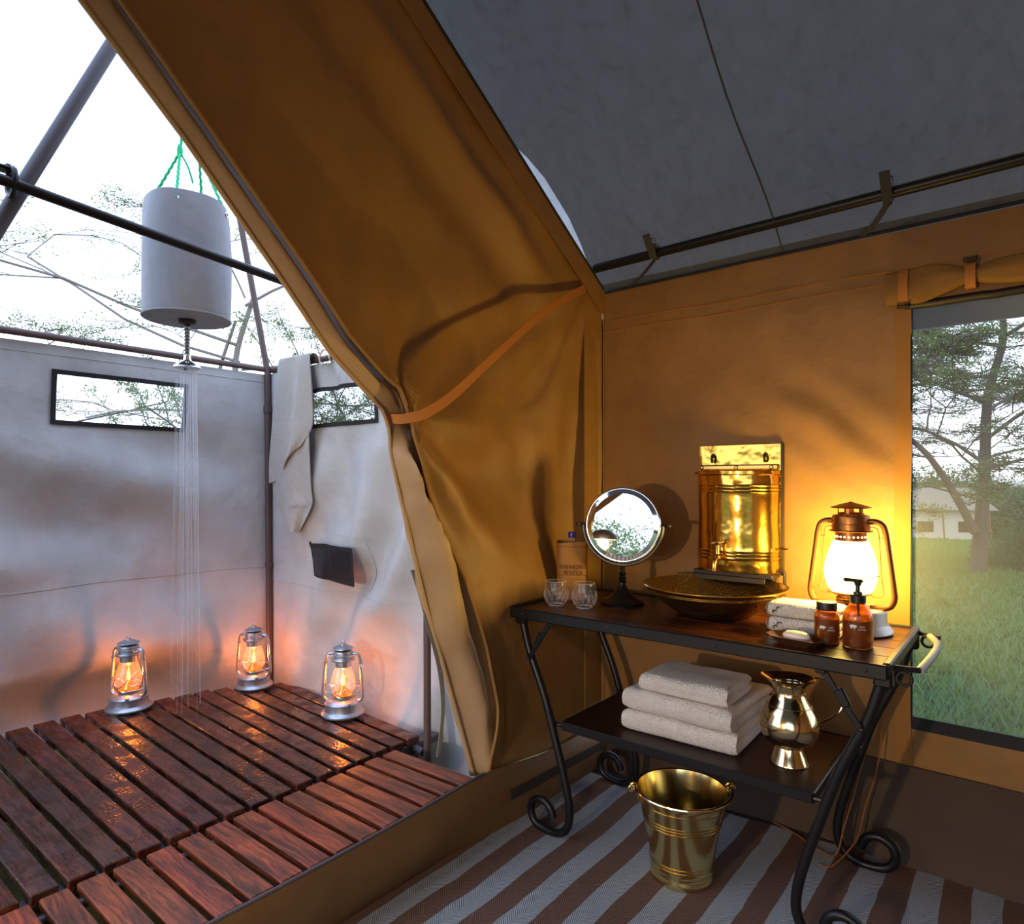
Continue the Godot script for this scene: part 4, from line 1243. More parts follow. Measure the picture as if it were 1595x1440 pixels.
func build_table() -> void:
	var t := thing("washstand", "folding washstand table with dark plank top and scrolled black iron legs", "table", Vector3(0.63, 0.0, 0.25))
	var m: MB
	# plank top
	for i in 5:
		m = MB.new()
		var z0 := 0.004 + i * 0.1085
		m.box(Vector3(0.625, TOP - 0.011, z0 + 0.0535), Vector3(1.222, 0.022, 0.1068), 0.0022)
		wpart("plank", m, M.table_wood, t)
	# iron edge: a raised strip round the top
	m = MB.new()
	m.bar(Vector3(0.0, TOP - 0.015, 0.556), Vector3(1.25, TOP - 0.015, 0.556), 0.014, 0.04, Vector3.UP, 0.004)
	wpart("front_edge", m, M.iron, t)
	m = MB.new()
	m.bar(Vector3(0.0, TOP - 0.012, -0.006), Vector3(1.25, TOP - 0.012, -0.006), 0.014, 0.036, Vector3.UP, 0.004)
	wpart("back_edge", m, M.iron, t)
	for e in [[0.004, "left"], [1.246, "right"]]:
		m = MB.new()
		m.bar(Vector3(e[0], TOP - 0.008, 0.0), Vector3(e[0], TOP - 0.008, 0.55), 0.02, 0.034, Vector3.UP, 0.004)
		wpart("end_edge", m, M.iron if e[1] == "left" else M.dark_metal, t)  # right edge gets a lighter metal for the sky light it catches
	for x in [0.06, 0.42, 0.8, 1.2]:
		m = MB.new()
		m.lathe([Vector2(0, 0.003), Vector2(0.004, 0.002), Vector2(0.006, 0), Vector2(0, 0)], 10, Vector3(x, TOP - 0.015, 0.563), Vector2.ONE, Basis(Vector3.RIGHT, Vector3.BACK, Vector3.DOWN))
		wpart("rivet", m, M.dark_metal, t)
	for z in [0.525, 0.025]:
		for r in [false, true]:
			m = MB.new()
			m.tube(leg_path(r, z), 0.0145, 12)
			var x := 1.235 if r else 0.03
			m.box(Vector3(x, 0.785, z), Vector3(0.045, 0.05, 0.034), 0.006)
			wpart("leg", m, M.iron, t)
			m = MB.new()
			var k := -1.0 if r else 1.0
			var bx := 1.265 - 0.178 if r else 0.178
			var lx := 1.265 - 0.078 if r else 0.078
			var zz: float = z + (0.018 if z > 0.2 else -0.018)
			m.bar(Vector3(bx, 0.79, zz), Vector3(lx, 0.638, zz), 0.007, 0.019, Vector3.UP, 0.003)
			m.box(Vector3(bx, 0.787, zz), Vector3(0.03, 0.03, 0.014), 0.004)
			m.box(Vector3((bx + lx) * 0.5 - k * 0.004, 0.716, zz), Vector3(0.026, 0.05, 0.013), 0.004, Basis(Vector3.BACK, k * -0.46))
			m.lathe([Vector2(0, 0.006), Vector2(0.005, 0.004), Vector2(0.007, 0), Vector2(0, 0)], 10, Vector3(lx, 0.642, zz + 0.006), Vector2.ONE, Basis(Vector3.RIGHT, Vector3.BACK, Vector3.DOWN))
			wpart("brace", m, M.iron, t)
	# lower shelf
	m = MB.new()
	m.box(Vector3(0.632, SHELF - 0.009, 0.262), Vector3(0.85, 0.018, 0.50), 0.003)
	wpart("shelf", m, M.shelf_wood, t)
	m = MB.new()
	m.bar(Vector3(0.205, SHELF - 0.012, 0.512), Vector3(1.06, SHELF - 0.012, 0.512), 0.012, 0.032, Vector3.UP, 0.003)
	m.bar(Vector3(0.205, SHELF - 0.012, 0.008), Vector3(1.06, SHELF - 0.012, 0.008), 0.012, 0.032, Vector3.UP, 0.003)
	m.bar(Vector3(0.208, SHELF - 0.012, 0.008), Vector3(0.208, SHELF - 0.012, 0.512), 0.012, 0.032, Vector3.UP, 0.003)
	m.bar(Vector3(1.058, SHELF - 0.012, 0.008), Vector3(1.058, SHELF - 0.012, 0.512), 0.012, 0.032, Vector3.UP, 0.003)
	wpart("shelf_frame", m, M.iron, t)
	for z in [0.51, 0.04]:
		for r in [false, true]:
			m = MB.new()
			var x0 := 1.265 - 0.166 if r else 0.166
			var x1 := 1.062 if r else 0.204
			m.tube([Vector3(x0, SHELF - 0.012, z), Vector3(x1, SHELF - 0.012, z)], 0.008, 8)
			wpart("shelf_lug", m, M.iron, t)
	# carrying handle at the window end
	for z in [0.515, 0.01]:
		m = MB.new()
		m.bar(Vector3(1.245, TOP - 0.008, z), Vector3(1.315, TOP - 0.012, z + (-0.03 if z > 0.2 else 0.03)), 0.01, 0.014)
		wpart("handle_arm", m, M.iron, t)
	m = MB.new()
	m.tube(spline([Vector3(1.288, 0.808, 0.035), Vector3(1.318, 0.81, 0.15), Vector3(1.322, 0.81, 0.30), Vector3(1.312, 0.808, 0.49)], 6), 0.0105, 10)
	wpart("handle", m, M.handle_grey, t)
	for z in [0.585, -0.03]:
		m = MB.new()
		m.tube(arc(Vector3(1.282, 0.79, z - 0.06 if z > 0.2 else z + 0.06), 0.017, Vector3.RIGHT, Vector3.UP, 0, TAU, 18).slice(0, 18), 0.0045, 7, true)
		wpart("ring", m, M.iron, t)

# ------------------------------------------------------------------ things on the table
func lettering(text: String, size: float, m: Material, parent: Node3D, at: Vector3, bas: Basis, serif := true, depth := 0.0006) -> void:
	var tm := TextMesh.new()
	var f := SystemFont.new()
	f.font_names = PackedStringArray(["Droid Serif" if serif else "Droid Sans"])
	tm.font = f
	tm.text = text
	tm.font_size = 64
	tm.pixel_size = size / 64.0
	tm.depth = depth
	tm.curve_step = 3.0
	var o := part("lettering", tm, m, parent)
	o.transform = Transform3D(bas, at)

func build_tumbler(label: String) -> Node3D:
	var t := thing("tumbler", label, "glass", Vector3.ZERO, 0.0, "glass tumblers by the drinking water")
	var m := MB.new()
	m.lathe([Vector2(0, 0.0), Vector2(0.024, 0.0), Vector2(0.034, 0.006), Vector2(0.043, 0.022), Vector2(0.0475, 0.042), Vector2(0.046, 0.066), Vector2(0.041, 0.093), Vector2(0.0405, 0.0945), Vector2(0.0398, 0.0943)], 40)
	part("bowl", m, M.glass, t)
	m = MB.new()
	var rad := [Vector2(0.006, 0.0345), Vector2(0.022, 0.0434), Vector2(0.042, 0.0479), Vector2(0.066, 0.0464), Vector2(0.09, 0.042)]
	for k in 12:
		var a := TAU * k / 12.0
		for e in [-1, 1]:
			var pp := []
			for i in 9:
				var s := i / 8.0
				var y := 0.010 + 0.05 * s
				var b: float = a + e * 0.20 * sin(PI * s) + 0.12 * s
				pp.append(Vector3(cos(b), 0, sin(b)) * table(rad, y) + Vector3(0, y, 0))
			m.tube(pp, 0.0006, 4)
	part("etching", m, M.etched_line, t)
	m = MB.new()
	m.tube(arc(Vector3(0, 0.0942, 0), 0.0402, Vector3.RIGHT, Vector3.BACK, 0, TAU, 36).slice(0, 36), 0.0007, 5, true)
	part("rim", m, M.etched_line, t)
	m = MB.new()
	m.tube(arc(Vector3(0, 0.003, 0), 0.029, Vector3.RIGHT, Vector3.BACK, 0, TAU, 36).slice(0, 36), 0.0022, 6, true)
	part("base", m, M.etched_line, t)
	return t

func build_table_things() -> void:
	var m: MB
	# drinking-water bottle in a canvas cover
	var n := Vector3(1.46, 0, 2.19).normalized()
	var turn := atan2(n.x, n.z)
	var t := thing("water_bottle", "water bottle with blue cap in a tan canvas cover lettered for drinking water", "bottle", Vector3(0.066, TOP, 0.235), turn)
	m = MB.new()
	m.grid(32, 24, func(u, v):
		var a: float = u * TAU + PI / 4
		var k := 0.5
		var c := Vector2(signf(cos(a)) * pow(absf(cos(a)), k), signf(sin(a)) * pow(absf(sin(a)), k))
		var w := 1.0 + 0.015 * sin(v * 7.0 + a)
		var lift: float = 0.004 * sin(a * 2.0) * v
		return Vector3(c.x * 0.063 * w, v * 0.232 + lift, c.y * 0.044 * w))
	part("cover", m, M.cover, t, 60.0)
	m = MB.new()
	m.lathe([Vector2(0, 0.0), Vector2(0.032, 0.0), Vector2(0.034, 0.02), Vector2(0.034, 0.215), Vector2(0.028, 0.232), Vector2(0.015, 0.246), Vector2(0.014, 0.252), Vector2(0, 0.252)], 24)
	part("bottle", m, M.etched_glass, t)
	m = MB.new()
	m.lathe([Vector2(0, 0.248), Vector2(0.0155, 0.248), Vector2(0.0165, 0.252), Vector2(0.0165, 0.268), Vector2(0.0145, 0.272), Vector2(0, 0.272)], 24)
	part("cap", m, M.blue_cap, t)
	for y in [0.216, 0.10]:
		m = MB.new()
		m.tube([Vector3(-0.06, y, 0.0455), Vector3(0.0, y - 0.002, 0.0458), Vector3(0.06, y, 0.0455)], 0.0008, 5)
		part("stitching", m, M.print, t)
	lettering("DRINKING", 0.0215, M.print, t, Vector3(0.001, 0.132, 0.0455), Basis())
	lettering("WATER", 0.0215, M.print, t, Vector3(0.003, 0.109, 0.0455), Basis())
	# tumblers
	t = build_tumbler("clear etched glass tumbler, the one nearer the table's left end")
	t.position = Vector3(0.105, TOP, 0.405)
	copy_of(t, "clear etched glass tumbler beside the other one, nearer the mirror stand", Vector3(0.217, TOP, 0.378), 0.7)
	# mirror on a turned stand
	var mc := Vector3(0.287, 1.128, 0.212)
	t = thing("table_mirror", "round swivel mirror on a turned black stand beside the bronze bowl", "mirror", Vector3(mc.x, TOP, mc.z))
	m = MB.new()
	m.lathe([Vector2(0, 0), Vector2(0.086, 0), Vector2(0.088, 0.008), Vector2(0.082, 0.014), Vector2(0.06, 0.022), Vector2(0.045, 0.032), Vector2(0.028, 0.05), Vector2(0.019, 0.06), Vector2(0.018, 0.066), Vector2(0.013, 0.072), Vector2(0.012, 0.082), Vector2(0.017, 0.088), Vector2(0.012, 0.094), Vector2(0.016, 0.102), Vector2(0.011, 0.109), Vector2(0.016, 0.117), Vector2(0.010, 0.124), Vector2(0.011, 0.140), Vector2(0.014, 0.154), Vector2(0, 0.156)], 32)
	part("stand", m, M.black_paint, t)
	var face := Vector3(0.32, 0.060, 0.945).normalized()
	var bx := Vector3.UP.cross(face).normalized()
	var by := face.cross(bx)
	var fb := Basis(bx, by, face)
	var fc := Vector3(0, mc.y - TOP, 0)
	m = MB.new()
	var yoke := []
	for i in 25: yoke.append(fc + fb * Vector3(cos(PI + PI * i / 24.0), sin(PI + PI * i / 24.0), 0) * 0.157)
	m.tube(yoke, 0.0062, 8)
	for e in [-1, 1]:
		m.tube([fc + bx * e * 0.148, fc + bx * e * 0.178], 0.006, 8)
		m.lathe([Vector2(0, -0.008), Vector2(0.009, -0.005), Vector2(0.010, 0), Vector2(0.009, 0.005), Vector2(0, 0.008)], 12, fc + bx * e * 0.178)
	part("yoke", m, M.black_paint, t)
	var lb := Basis(bx, face, bx.cross(face))
	m = MB.new()
	m.lathe([Vector2(0, -0.012), Vector2(0.141, -0.012), Vector2(0.148, -0.007), Vector2(0.149, 0.004), Vector2(0.145, 0.008), Vector2(0.143, 0.004), Vector2(0.0, 0.001)], 64, fc, Vector2.ONE, lb)
	part("frame", m, M.chrome, t)
	m = MB.new()
	m.lathe([Vector2(0.1235, 0.0075), Vector2(0.144, 0.0035)], 72, fc, Vector2.ONE, lb)
	part("bevel", m, M.mirror_bevel, t)
	m = MB.new()
	m.lathe([Vector2(0, 0.0076), Vector2(0.1236, 0.0076)], 72, fc, Vector2.ONE, lb)
	part("mirror_glass", m, M.mirror_glass, t)
	# hammered bowl
	t = thing("wash_bowl", "wide hammered bronze wash bowl standing below the brass water dispenser", "bowl", Vector3(0.645, TOP, 0.185))
	m = MB.new()
	m.lathe([Vector2(0, 0.0), Vector2(0.115, 0.0), Vector2(0.128, 0.006), Vector2(0.155, 0.022), Vector2(0.19, 0.047), Vector2(0.225, 0.078), Vector2(0.248, 0.101), Vector2(0.2515, 0.103), Vector2(0.2515, 0.1065), Vector2(0.247, 0.1075), Vector2(0.243, 0.103), Vector2(0.221, 0.081), Vector2(0.187, 0.051), Vector2(0.153, 0.027), Vector2(0.12, 0.011), Vector2(0, 0.006)], 72)
	part("bowl", m, M.bowl_bronze, t)
	m = MB.new()
	for q in [[0.231, 0.0835], [0.238, 0.0895]]:
		m.tube(arc(Vector3(0, q[1], 0), q[0], Vector3.RIGHT, Vector3.BACK, 0, TAU, 64).slice(0, 64), 0.0012, 5, true)
	m.tube(arc(Vector3(0, 0.106, 0), 0.2505, Vector3.RIGHT, Vector3.BACK, 0, TAU, 72).slice(0, 72), 0.0034, 7, true)
	part("rim", m, M.plain_brass, t)
	build_dispenser()
	big_lantern()
	# folded hand towels
	for i in 2:
		t = thing("hand_towel", ["small beige hand towel folded under the other one beside the lantern", "small beige hand towel folded on top of its pair beside the lantern"][i], "towel", Vector3(0.985, TOP + 0.0015 + i * 0.047, 0.275), 0.03 - 0.06 * i, "hand towels on the table")
		part("cloth", towel(0.205, 0.13, 0.047, 2, 30 + i, 0.012), M.terry, t, 60.0)
		m = MB.new()
		m.sheet(4, 8, func(u, v): return Vector3(-0.1035 - 0.006 * sin(PI * v), 0.006 + 0.035 * v, lerpf(-0.055, 0.055, u)), Vector3(-0.0015, 0, 0))
		part("woven_end", m, M.grey_terry, t, 60.0)
		m = MB.new()
		for k in 2:
			m.tube(arc(Vector3(-0.080 + 0.012 * k, 0.016 + 0.012 * k, 0.0665), 0.006, Vector3.RIGHT, Vector3.UP, 0.5, 3.6, 8), 0.002, 5)
		part("embroidery", m, M.dark_plastic, t)
	# soap dish and soap
	t = thing("soap_dish", "small dark metal soap dish with flared ends near the table's front edge", "dish", Vector3(1.002, TOP, 0.45), -0.12)
	m = MB.new()
	var outline := func(k: float, y: float): # octagonal tray
		var a := []
		for q in [[-1, -0.45], [-0.72, -1], [0.72, -1], [1, -0.45], [1, 0.45], [0.72, 1], [-0.72, 1], [-1, 0.45]]:
			a.append(Vector3(q[0] * lerpf(0.052, 0.086, k), y, q[1] * lerpf(0.032, 0.047, k)))
		return a
	var rings := [outline.call(0.0, 0.0), outline.call(0.5, 0.012), outline.call(1.0, 0.023), outline.call(0.97, 0.0245), outline.call(0.45, 0.0135), outline.call(-0.05, 0.003)]
	for j in rings.size() - 1:
		for i in 8: m.quad(rings[j][i], rings[j + 1][i], rings[j + 1][(i + 1) % 8], rings[j][(i + 1) % 8])
	for i in range(1, 7):
		m.tri(rings[0][0], rings[0][i], rings[0][i + 1]); m.tri(rings[5][0], rings[5][i + 1], rings[5][i])
	m.orient(0)
	part("tray", m, M.dish, t, 20.0)
	t = thing("soap_bar", "oval cream bar of soap lying in the dark metal dish", "soap", Vector3(0.998, TOP + 0.006, 0.446), -0.12)
	m = MB.new()
	m.lathe([Vector2(0, 0), Vector2(0.6, 0.05), Vector2(0.88, 0.25), Vector2(1.0, 0.6), Vector2(0.95, 0.9), Vector2(0.7, 1.15), Vector2(0.3, 1.25), Vector2(0, 1.27)], 32, Vector3.ZERO, Vector2.ONE, Basis.from_scale(Vector3(0.040, 0.025, 0.026)))
	part("soap", m, M.soap, t, 60.0)
	build_bottles()

func emblem(t: Node3D, r: float, y: float, k: float, flip: bool) -> void:
	# a small white walking-rhino mark bent round the bottle, and the lines of print beside it
	var poly := PackedVector2Array()
	var pts := [[-1.0, 0.25], [-0.8, 0.62], [-0.35, 0.72], [0.1, 0.62], [0.45, 0.72], [0.62, 0.5], [0.85, 0.35], [0.98, 0.62], [1.02, 0.2], [0.85, 0.02], [0.6, -0.02], [0.5, -0.12], [0.46, -0.6], [0.25, -0.6], [0.22, -0.15], [-0.3, -0.15], [-0.36, -0.6], [-0.58, -0.6], [-0.66, -0.1], [-0.9, -0.3]]
	for q in pts: poly.append(Vector2(q[0] * (-1.0 if flip else 1.0), q[1]) * k)
	var m := MB.new()
	m.prism(poly, 0.0006)
	for i in m.p.size():
		var q := m.p[i]
		var a := (q.x - 0.010) / r
		m.p[i] = Vector3(sin(a) * (r + q.z), y + q.y, cos(a) * (r + q.z))
	part("emblem", m, M.white_print, t, 30.0)
	for q in [["skin", 0.0075, 0.002], ["botany", 0.0042, -0.0055]]:
		var a := 0.0125 / r
		lettering(q[0], q[1], M.white_print, t, Vector3(sin(a) * (r + 0.0004), y + q[2], cos(a) * (r + 0.0004)), Basis(Vector3.UP, a), false, 0.0003)

func build_bottles() -> void:
	var n := Vector3(0.42, 0, 2.1).normalized()
	var turn := atan2(n.x, n.z)
	var t := thing("amber_jar", "short amber jar with a black screw lid beside the soap dish", "jar", Vector3(1.066, TOP, 0.385), turn)
	var m := MB.new()
	m.lathe([Vector2(0, 0), Vector2(0.030, 0), Vector2(0.034, 0.004), Vector2(0.0345, 0.02), Vector2(0.0345, 0.082), Vector2(0.031, 0.092), Vector2(0.026, 0.097), Vector2(0.026, 0.104), Vector2(0.0235, 0.104), Vector2(0.0235, 0.097), Vector2(0.029, 0.090), Vector2(0.032, 0.081), Vector2(0.032, 0.006), Vector2(0, 0.005)], 36)
	part("jar", m, M.amber, t)
	m = MB.new()
	m.lathe([Vector2(0, 0.006), Vector2(0.0312, 0.0065), Vector2(0.0315, 0.075), Vector2(0, 0.076)], 30)
	part("contents", m, M.lotion, t)
	m = MB.new()
	m.lathe([Vector2(0, 0.100), Vector2(0.0275, 0.100), Vector2(0.0285, 0.102), Vector2(0.0285, 0.121), Vector2(0.027, 0.1235), Vector2(0, 0.1235)], 32)
	part("lid", m, M.dark_plastic, t)
	emblem(t, 0.0347, 0.052, 0.0085, false)
	t = thing("pump_bottle", "amber pump bottle with a dark spout in front of the big lantern", "bottle", Vector3(1.146, TOP, 0.372), turn - 0.05)
	m = MB.new()
	m.lathe([Vector2(0, 0), Vector2(0.036, 0), Vector2(0.0395, 0.004), Vector2(0.040, 0.02), Vector2(0.040, 0.082), Vector2(0.0375, 0.098), Vector2(0.031, 0.112), Vector2(0.022, 0.122), Vector2(0.0165, 0.127), Vector2(0.0165, 0.136), Vector2(0.0145, 0.136), Vector2(0.0145, 0.127), Vector2(0.020, 0.120), Vector2(0.029, 0.110), Vector2(0.0352, 0.097), Vector2(0.0378, 0.081), Vector2(0.0378, 0.006), Vector2(0, 0.005)], 40)
	part("bottle", m, M.amber, t)
	m = MB.new()
	m.lathe([Vector2(0, 0.006), Vector2(0.037, 0.0065), Vector2(0.0373, 0.080), Vector2(0, 0.081)], 32)
	part("contents", m, M.lotion, t)
	m = MB.new()
	m.lathe([Vector2(0, 0.128), Vector2(0.0205, 0.128), Vector2(0.021, 0.130), Vector2(0.021, 0.150), Vector2(0.019, 0.152), Vector2(0.012, 0.153), Vector2(0.011, 0.160), Vector2(0.006, 0.162), Vector2(0.0055, 0.188), Vector2(0, 0.188)], 28)
	m.tube([Vector3(0.0, 0.128, 0.0), Vector3(0.004, 0.02, 0.0)], 0.0035, 7)
	part("collar", m, M.dark_plastic, t)
	m = MB.new()
	m.box(Vector3(-0.012, 0.193, 0.004), Vector3(0.052, 0.010, 0.017), 0.004, Basis(Vector3.BACK, -0.08) * Basis(Vector3.UP, 0.2))
	m.lathe([Vector2(0, 0.176), Vector2(0.008, 0.178), Vector2(0.010, 0.186), Vector2(0.0115, 0.196), Vector2(0, 0.199)], 20)
	part("pump_head", m, M.dark_plastic, t)
	emblem(t, 0.0402, 0.064, 0.0095, false)

func build_dispenser() -> void:
	var w := 0.317
	var cx := 0.6355
	var y0 := 0.951
	var t := thing("water_dispenser", "shiny brass wall water dispenser with a small tap above the bronze bowl", "water dispenser", Vector3(cx, TOP, -0.06))
	var m := MB.new()
	var by := y0 - TOP
	# half-oval tank
	var pr := [[0.0, 0.0], [0.985, 0.0], [1.0, 0.004], [1.0, 0.045]]
	for k in 3: pr += [[1.0, 0.048 + k * 0.013], [1.018, 0.053 + k * 0.013], [1.0, 0.058 + k * 0.013]]
	pr += [[1.0, 0.10], [0.985, 0.17], [0.982, 0.22], [1.0, 0.29]]
	for k in 3: pr += [[1.0, 0.302 + k * 0.013], [1.018, 0.307 + k * 0.013], [1.0, 0.312 + k * 0.013]]
	pr += [[1.0, 0.372], [1.03, 0.376], [1.03, 0.388], [0.99, 0.392], [0.0, 0.392]]
	m.lathe(pr.map(func(q): return Vector2(q[0] * w * 0.5, q[1] + by)), 40, Vector3(0, 0, -0.03), Vector2(1.0, 0.72), Basis(), 0.0, PI)
	part("tank", m, M.brass, t, 35.0)
	m = MB.new()
	m.box(Vector3(0, by + 0.247, -0.036), Vector3(w + 0.008, 0.494, 0.008), 0.002)
	part("back_plate", m, M.brass, t)
	m = MB.new()
	m.box(Vector3(0, by + 0.404, -0.026), Vector3(w - 0.004, 0.022, 0.014), 0.005)
	part("hinge_bar", m, M.plain_brass, t)
	m = MB.new()
	m.bar(Vector3(w * 0.5 + 0.007, by - 0.01, -0.04), Vector3(w * 0.5 + 0.007, by + 0.495, -0.04), 0.016, 0.010, Vector3.RIGHT)
	part("side_rail", m, M.dark_metal, t)
	for x in [-0.102, 0.105]:
		m = MB.new()
		m.tube(spline([Vector3(x, by + 0.45, -0.034), Vector3(x, by + 0.452, -0.018), Vector3(x + 0.002, by + 0.436, -0.012), Vector3(x, by + 0.425, -0.02)], 5), 0.0045, 7)
		m.lathe([Vector2(0, 0.0), Vector2(0.009, 0.0), Vector2(0.007, 0.004), Vector2(0, 0.005)], 12, Vector3(x, by + 0.452, -0.032), Vector2.ONE, Basis(Vector3.RIGHT, Vector3.BACK, Vector3.DOWN))
		part("hook", m, M.dark_metal, t)
	for x in [-0.145, -0.005, 0.13]:
		m = MB.new()
		m.lathe([Vector2(0, 0.006), Vector2(0.005, 0.005), Vector2(0.008, 0.0), Vector2(0, 0.0)], 12, Vector3(x, by + 0.404, -0.018), Vector2.ONE, Basis(Vector3.RIGHT, Vector3.BACK, Vector3.DOWN))
		part("rivet", m, M.plain_brass, t)
	m = MB.new()
	m.tube([Vector3(-0.17, by + 0.383, -0.01), Vector3(-0.15, by + 0.383, -0.01)], 0.004, 7)
	part("pin", m, M.plain_brass, t)
	m = MB.new()
	m.tube([Vector3(0.155, by + 0.09, -0.02), Vector3(0.19, by + 0.094, -0.02)], 0.0035, 7)
	part("pin", m, M.plain_brass, t)
	# tap
	m = MB.new()
	var tx := -0.028
	m.tube([Vector3(tx, by + 0.055, 0.078), Vector3(tx, by + 0.055, 0.125)], 0.011, 12)
	m.tube(spline([Vector3(tx, by + 0.055, 0.12), Vector3(tx, by + 0.052, 0.138), Vector3(tx - 0.001, by + 0.035, 0.146), Vector3(tx - 0.002, by + 0.012, 0.147)], 5), 0.0095, 10)
	m.lathe([Vector2(0, 0.0), Vector2(0.015, 0.002), Vector2(0.016, 0.012), Vector2(0.010, 0.018), Vector2(0.009, 0.05), Vector2(0.012, 0.055), Vector2(0.007, 0.062), Vector2(0, 0.064)], 16, Vector3(tx, by + 0.055, 0.118))
	m.bar(Vector3(tx - 0.022, by + 0.112, 0.118), Vector3(tx + 0.026, by + 0.122, 0.118), 0.008, 0.010)
	part("tap", m, M.plain_brass, t)
	# iron stand behind the bowl
	m = MB.new()
	m.box(Vector3(0, by - 0.010, 0.0), Vector3(w - 0.01, 0.018, 0.09), 0.003)
	m.bar(Vector3(-w * 0.5, by - 0.028, 0.05), Vector3(w * 0.5 - 0.03, by - 0.028, 0.05), 0.006, 0.02)
	for x in [-w * 0.5 + 0.02, w * 0.5 - 0.025]:
		m.bar(Vector3(x, by - 0.005, -0.03), Vector3(x, 0.003, -0.03), 0.03, 0.012, Vector3.RIGHT)
	m.tube(spline([Vector3(w * 0.5 - 0.01, by + 0.01, -0.02), Vector3(w * 0.5 + 0.012, by + 0.008, -0.02), Vector3(w * 0.5 + 0.02, by - 0.01, -0.02), Vector3(w * 0.5 + 0.018, 0.02, -0.02), Vector3(w * 0.5 + 0.018, 0.002, -0.02)], 5), 0.006, 8)
	m.box(Vector3(0, 0.005, -0.03), Vector3(w + 0.02, 0.010, 0.035), 0.003)
	part("iron_stand", m, M.dark_metal, t)

# ------------------------------------------------------------------ towels, jug, bucket, rug
# a folded towel: w along x, d along z with the fold to the front, n layers
func towel(w: float, d: float, h: float, layers: int, sd: int, soft := 0.02) -> MB:
	var m := MB.new()
	var nz := 26
	var nx := 34
	# closed section in (z, y): round front fold, flat top, layered back
	var sec := []
	var r := h * 0.5
	for i in 13:
		var a := -PI / 2 + PI * i / 12.0
		sec.append(Vector2(d * 0.5 - r + cos(a) * r, r + sin(a) * r))
	for i in 8: sec.append(Vector2(lerpf(d * 0.5 - r, -d * 0.5 + r * 0.5, (i + 1) / 9.0), h))
	for i in 9:
		var a := PI / 2 + PI * i / 8.0
		sec.append(Vector2(-d * 0.5 + r * 0.5 + cos(a) * r * 0.5 * (1.0 - 0.6 * exp(-pow(sin(a) / 0.25, 2))), r + sin(a) * r))
	for i in 8: sec.append(Vector2(lerpf(-d * 0.5 + r * 0.5, d * 0.5 - r, (i + 1) / 9.0), 0.0))
	var n := sec.size()
	var rings := []
	for i in nx + 1:
		var s := float(i) / nx * 2.0 - 1.0
		var ring := []
		var e := clampf((absf(s) - (1.0 - 2.0 * soft / w * 1.4)) / (2.0 * soft / w * 1.4), 0.0, 1.0)
		for q in sec:
			var yy: float = q.y / h
			# the open ends show the layers with a groove between them
			var lay := absf(sin(PI * yy * layers))
			var endx := w * 0.5 - soft * (1.0 - pow(lay, 0.5)) * 0.7 * sm(d * 0.5 - 0.005, d * 0.5 - 0.05, q.x)
			var x := signf(s) * minf(absf(s) * w * 0.5, endx) if e > 0.0 else s * w * 0.5
			var sh := 1.0 - 0.0 * e
			var p := Vector3(x, r + (q.y - r) * (1.0 - 0.12 * e * e) * sh, q.x * (1.0 - 0.015 * e))
			var k := fn_soft.get_noise_3d(p.x * 5.0 + sd * 3.1, p.y * 6.0, p.z * 5.0)
			p.y += 0.006 * k * sm(0.2, 1.0, yy)
			p.z += 0.004 * fn_soft.get_noise_3d(p.x * 4.0, p.y * 20.0, sd * 7.0)
			p.y = maxf(p.y, 0.0)
			ring.append(p)
		rings.append(ring)
	for i in nx:
		for k in n: m.quad(rings[i][k], rings[i + 1][k], rings[i + 1][(k + 1) % n], rings[i][(k + 1) % n])
	for i in [0, nx]:
		# close the ends with a strip across the section
		var ring = rings[i]
		var c := Vector3.ZERO
		for q in ring: c += q
		c /= n
		c.x = (signf(c.x)) * (w * 0.5 - soft * 0.5)
		for lv in 6:
			var f0 := 1.0 - lv / 6.0
			var f1 := 1.0 - (lv + 1) / 6.0
			for k in n:
				var a := _pull(c, ring[k], f0, signf(c.x), h, layers, soft, w, d)
				var b := _pull(c, ring[(k + 1) % n], f0, signf(c.x), h, layers, soft, w, d)
				var a1 := _pull(c, ring[k], f1, signf(c.x), h, layers, soft, w, d)
				var b1 := _pull(c, ring[(k + 1) % n], f1, signf(c.x), h, layers, soft, w, d)
				if i == 0: m.tri(a, b, a1); m.tri(b, b1, a1)
				else: m.tri(a, a1, b); m.tri(b, a1, b1)
	m.orient(0)
	return m

func _pull(c: Vector3, q: Vector3, f: float, s: float, h: float, layers: int, soft: float, w: float, d: float) -> Vector3:
	var p := c.lerp(q, f)
	if f < 1.0:
		var lay := absf(sin(PI * clampf(p.y / h, 0, 1) * layers))
		p.x = s * (w * 0.5 - soft * 0.7 * (1.0 - pow(lay, 0.5)) * sm(d * 0.5 - 0.005, d * 0.5 - 0.05, p.z) + 0.001)
	return p

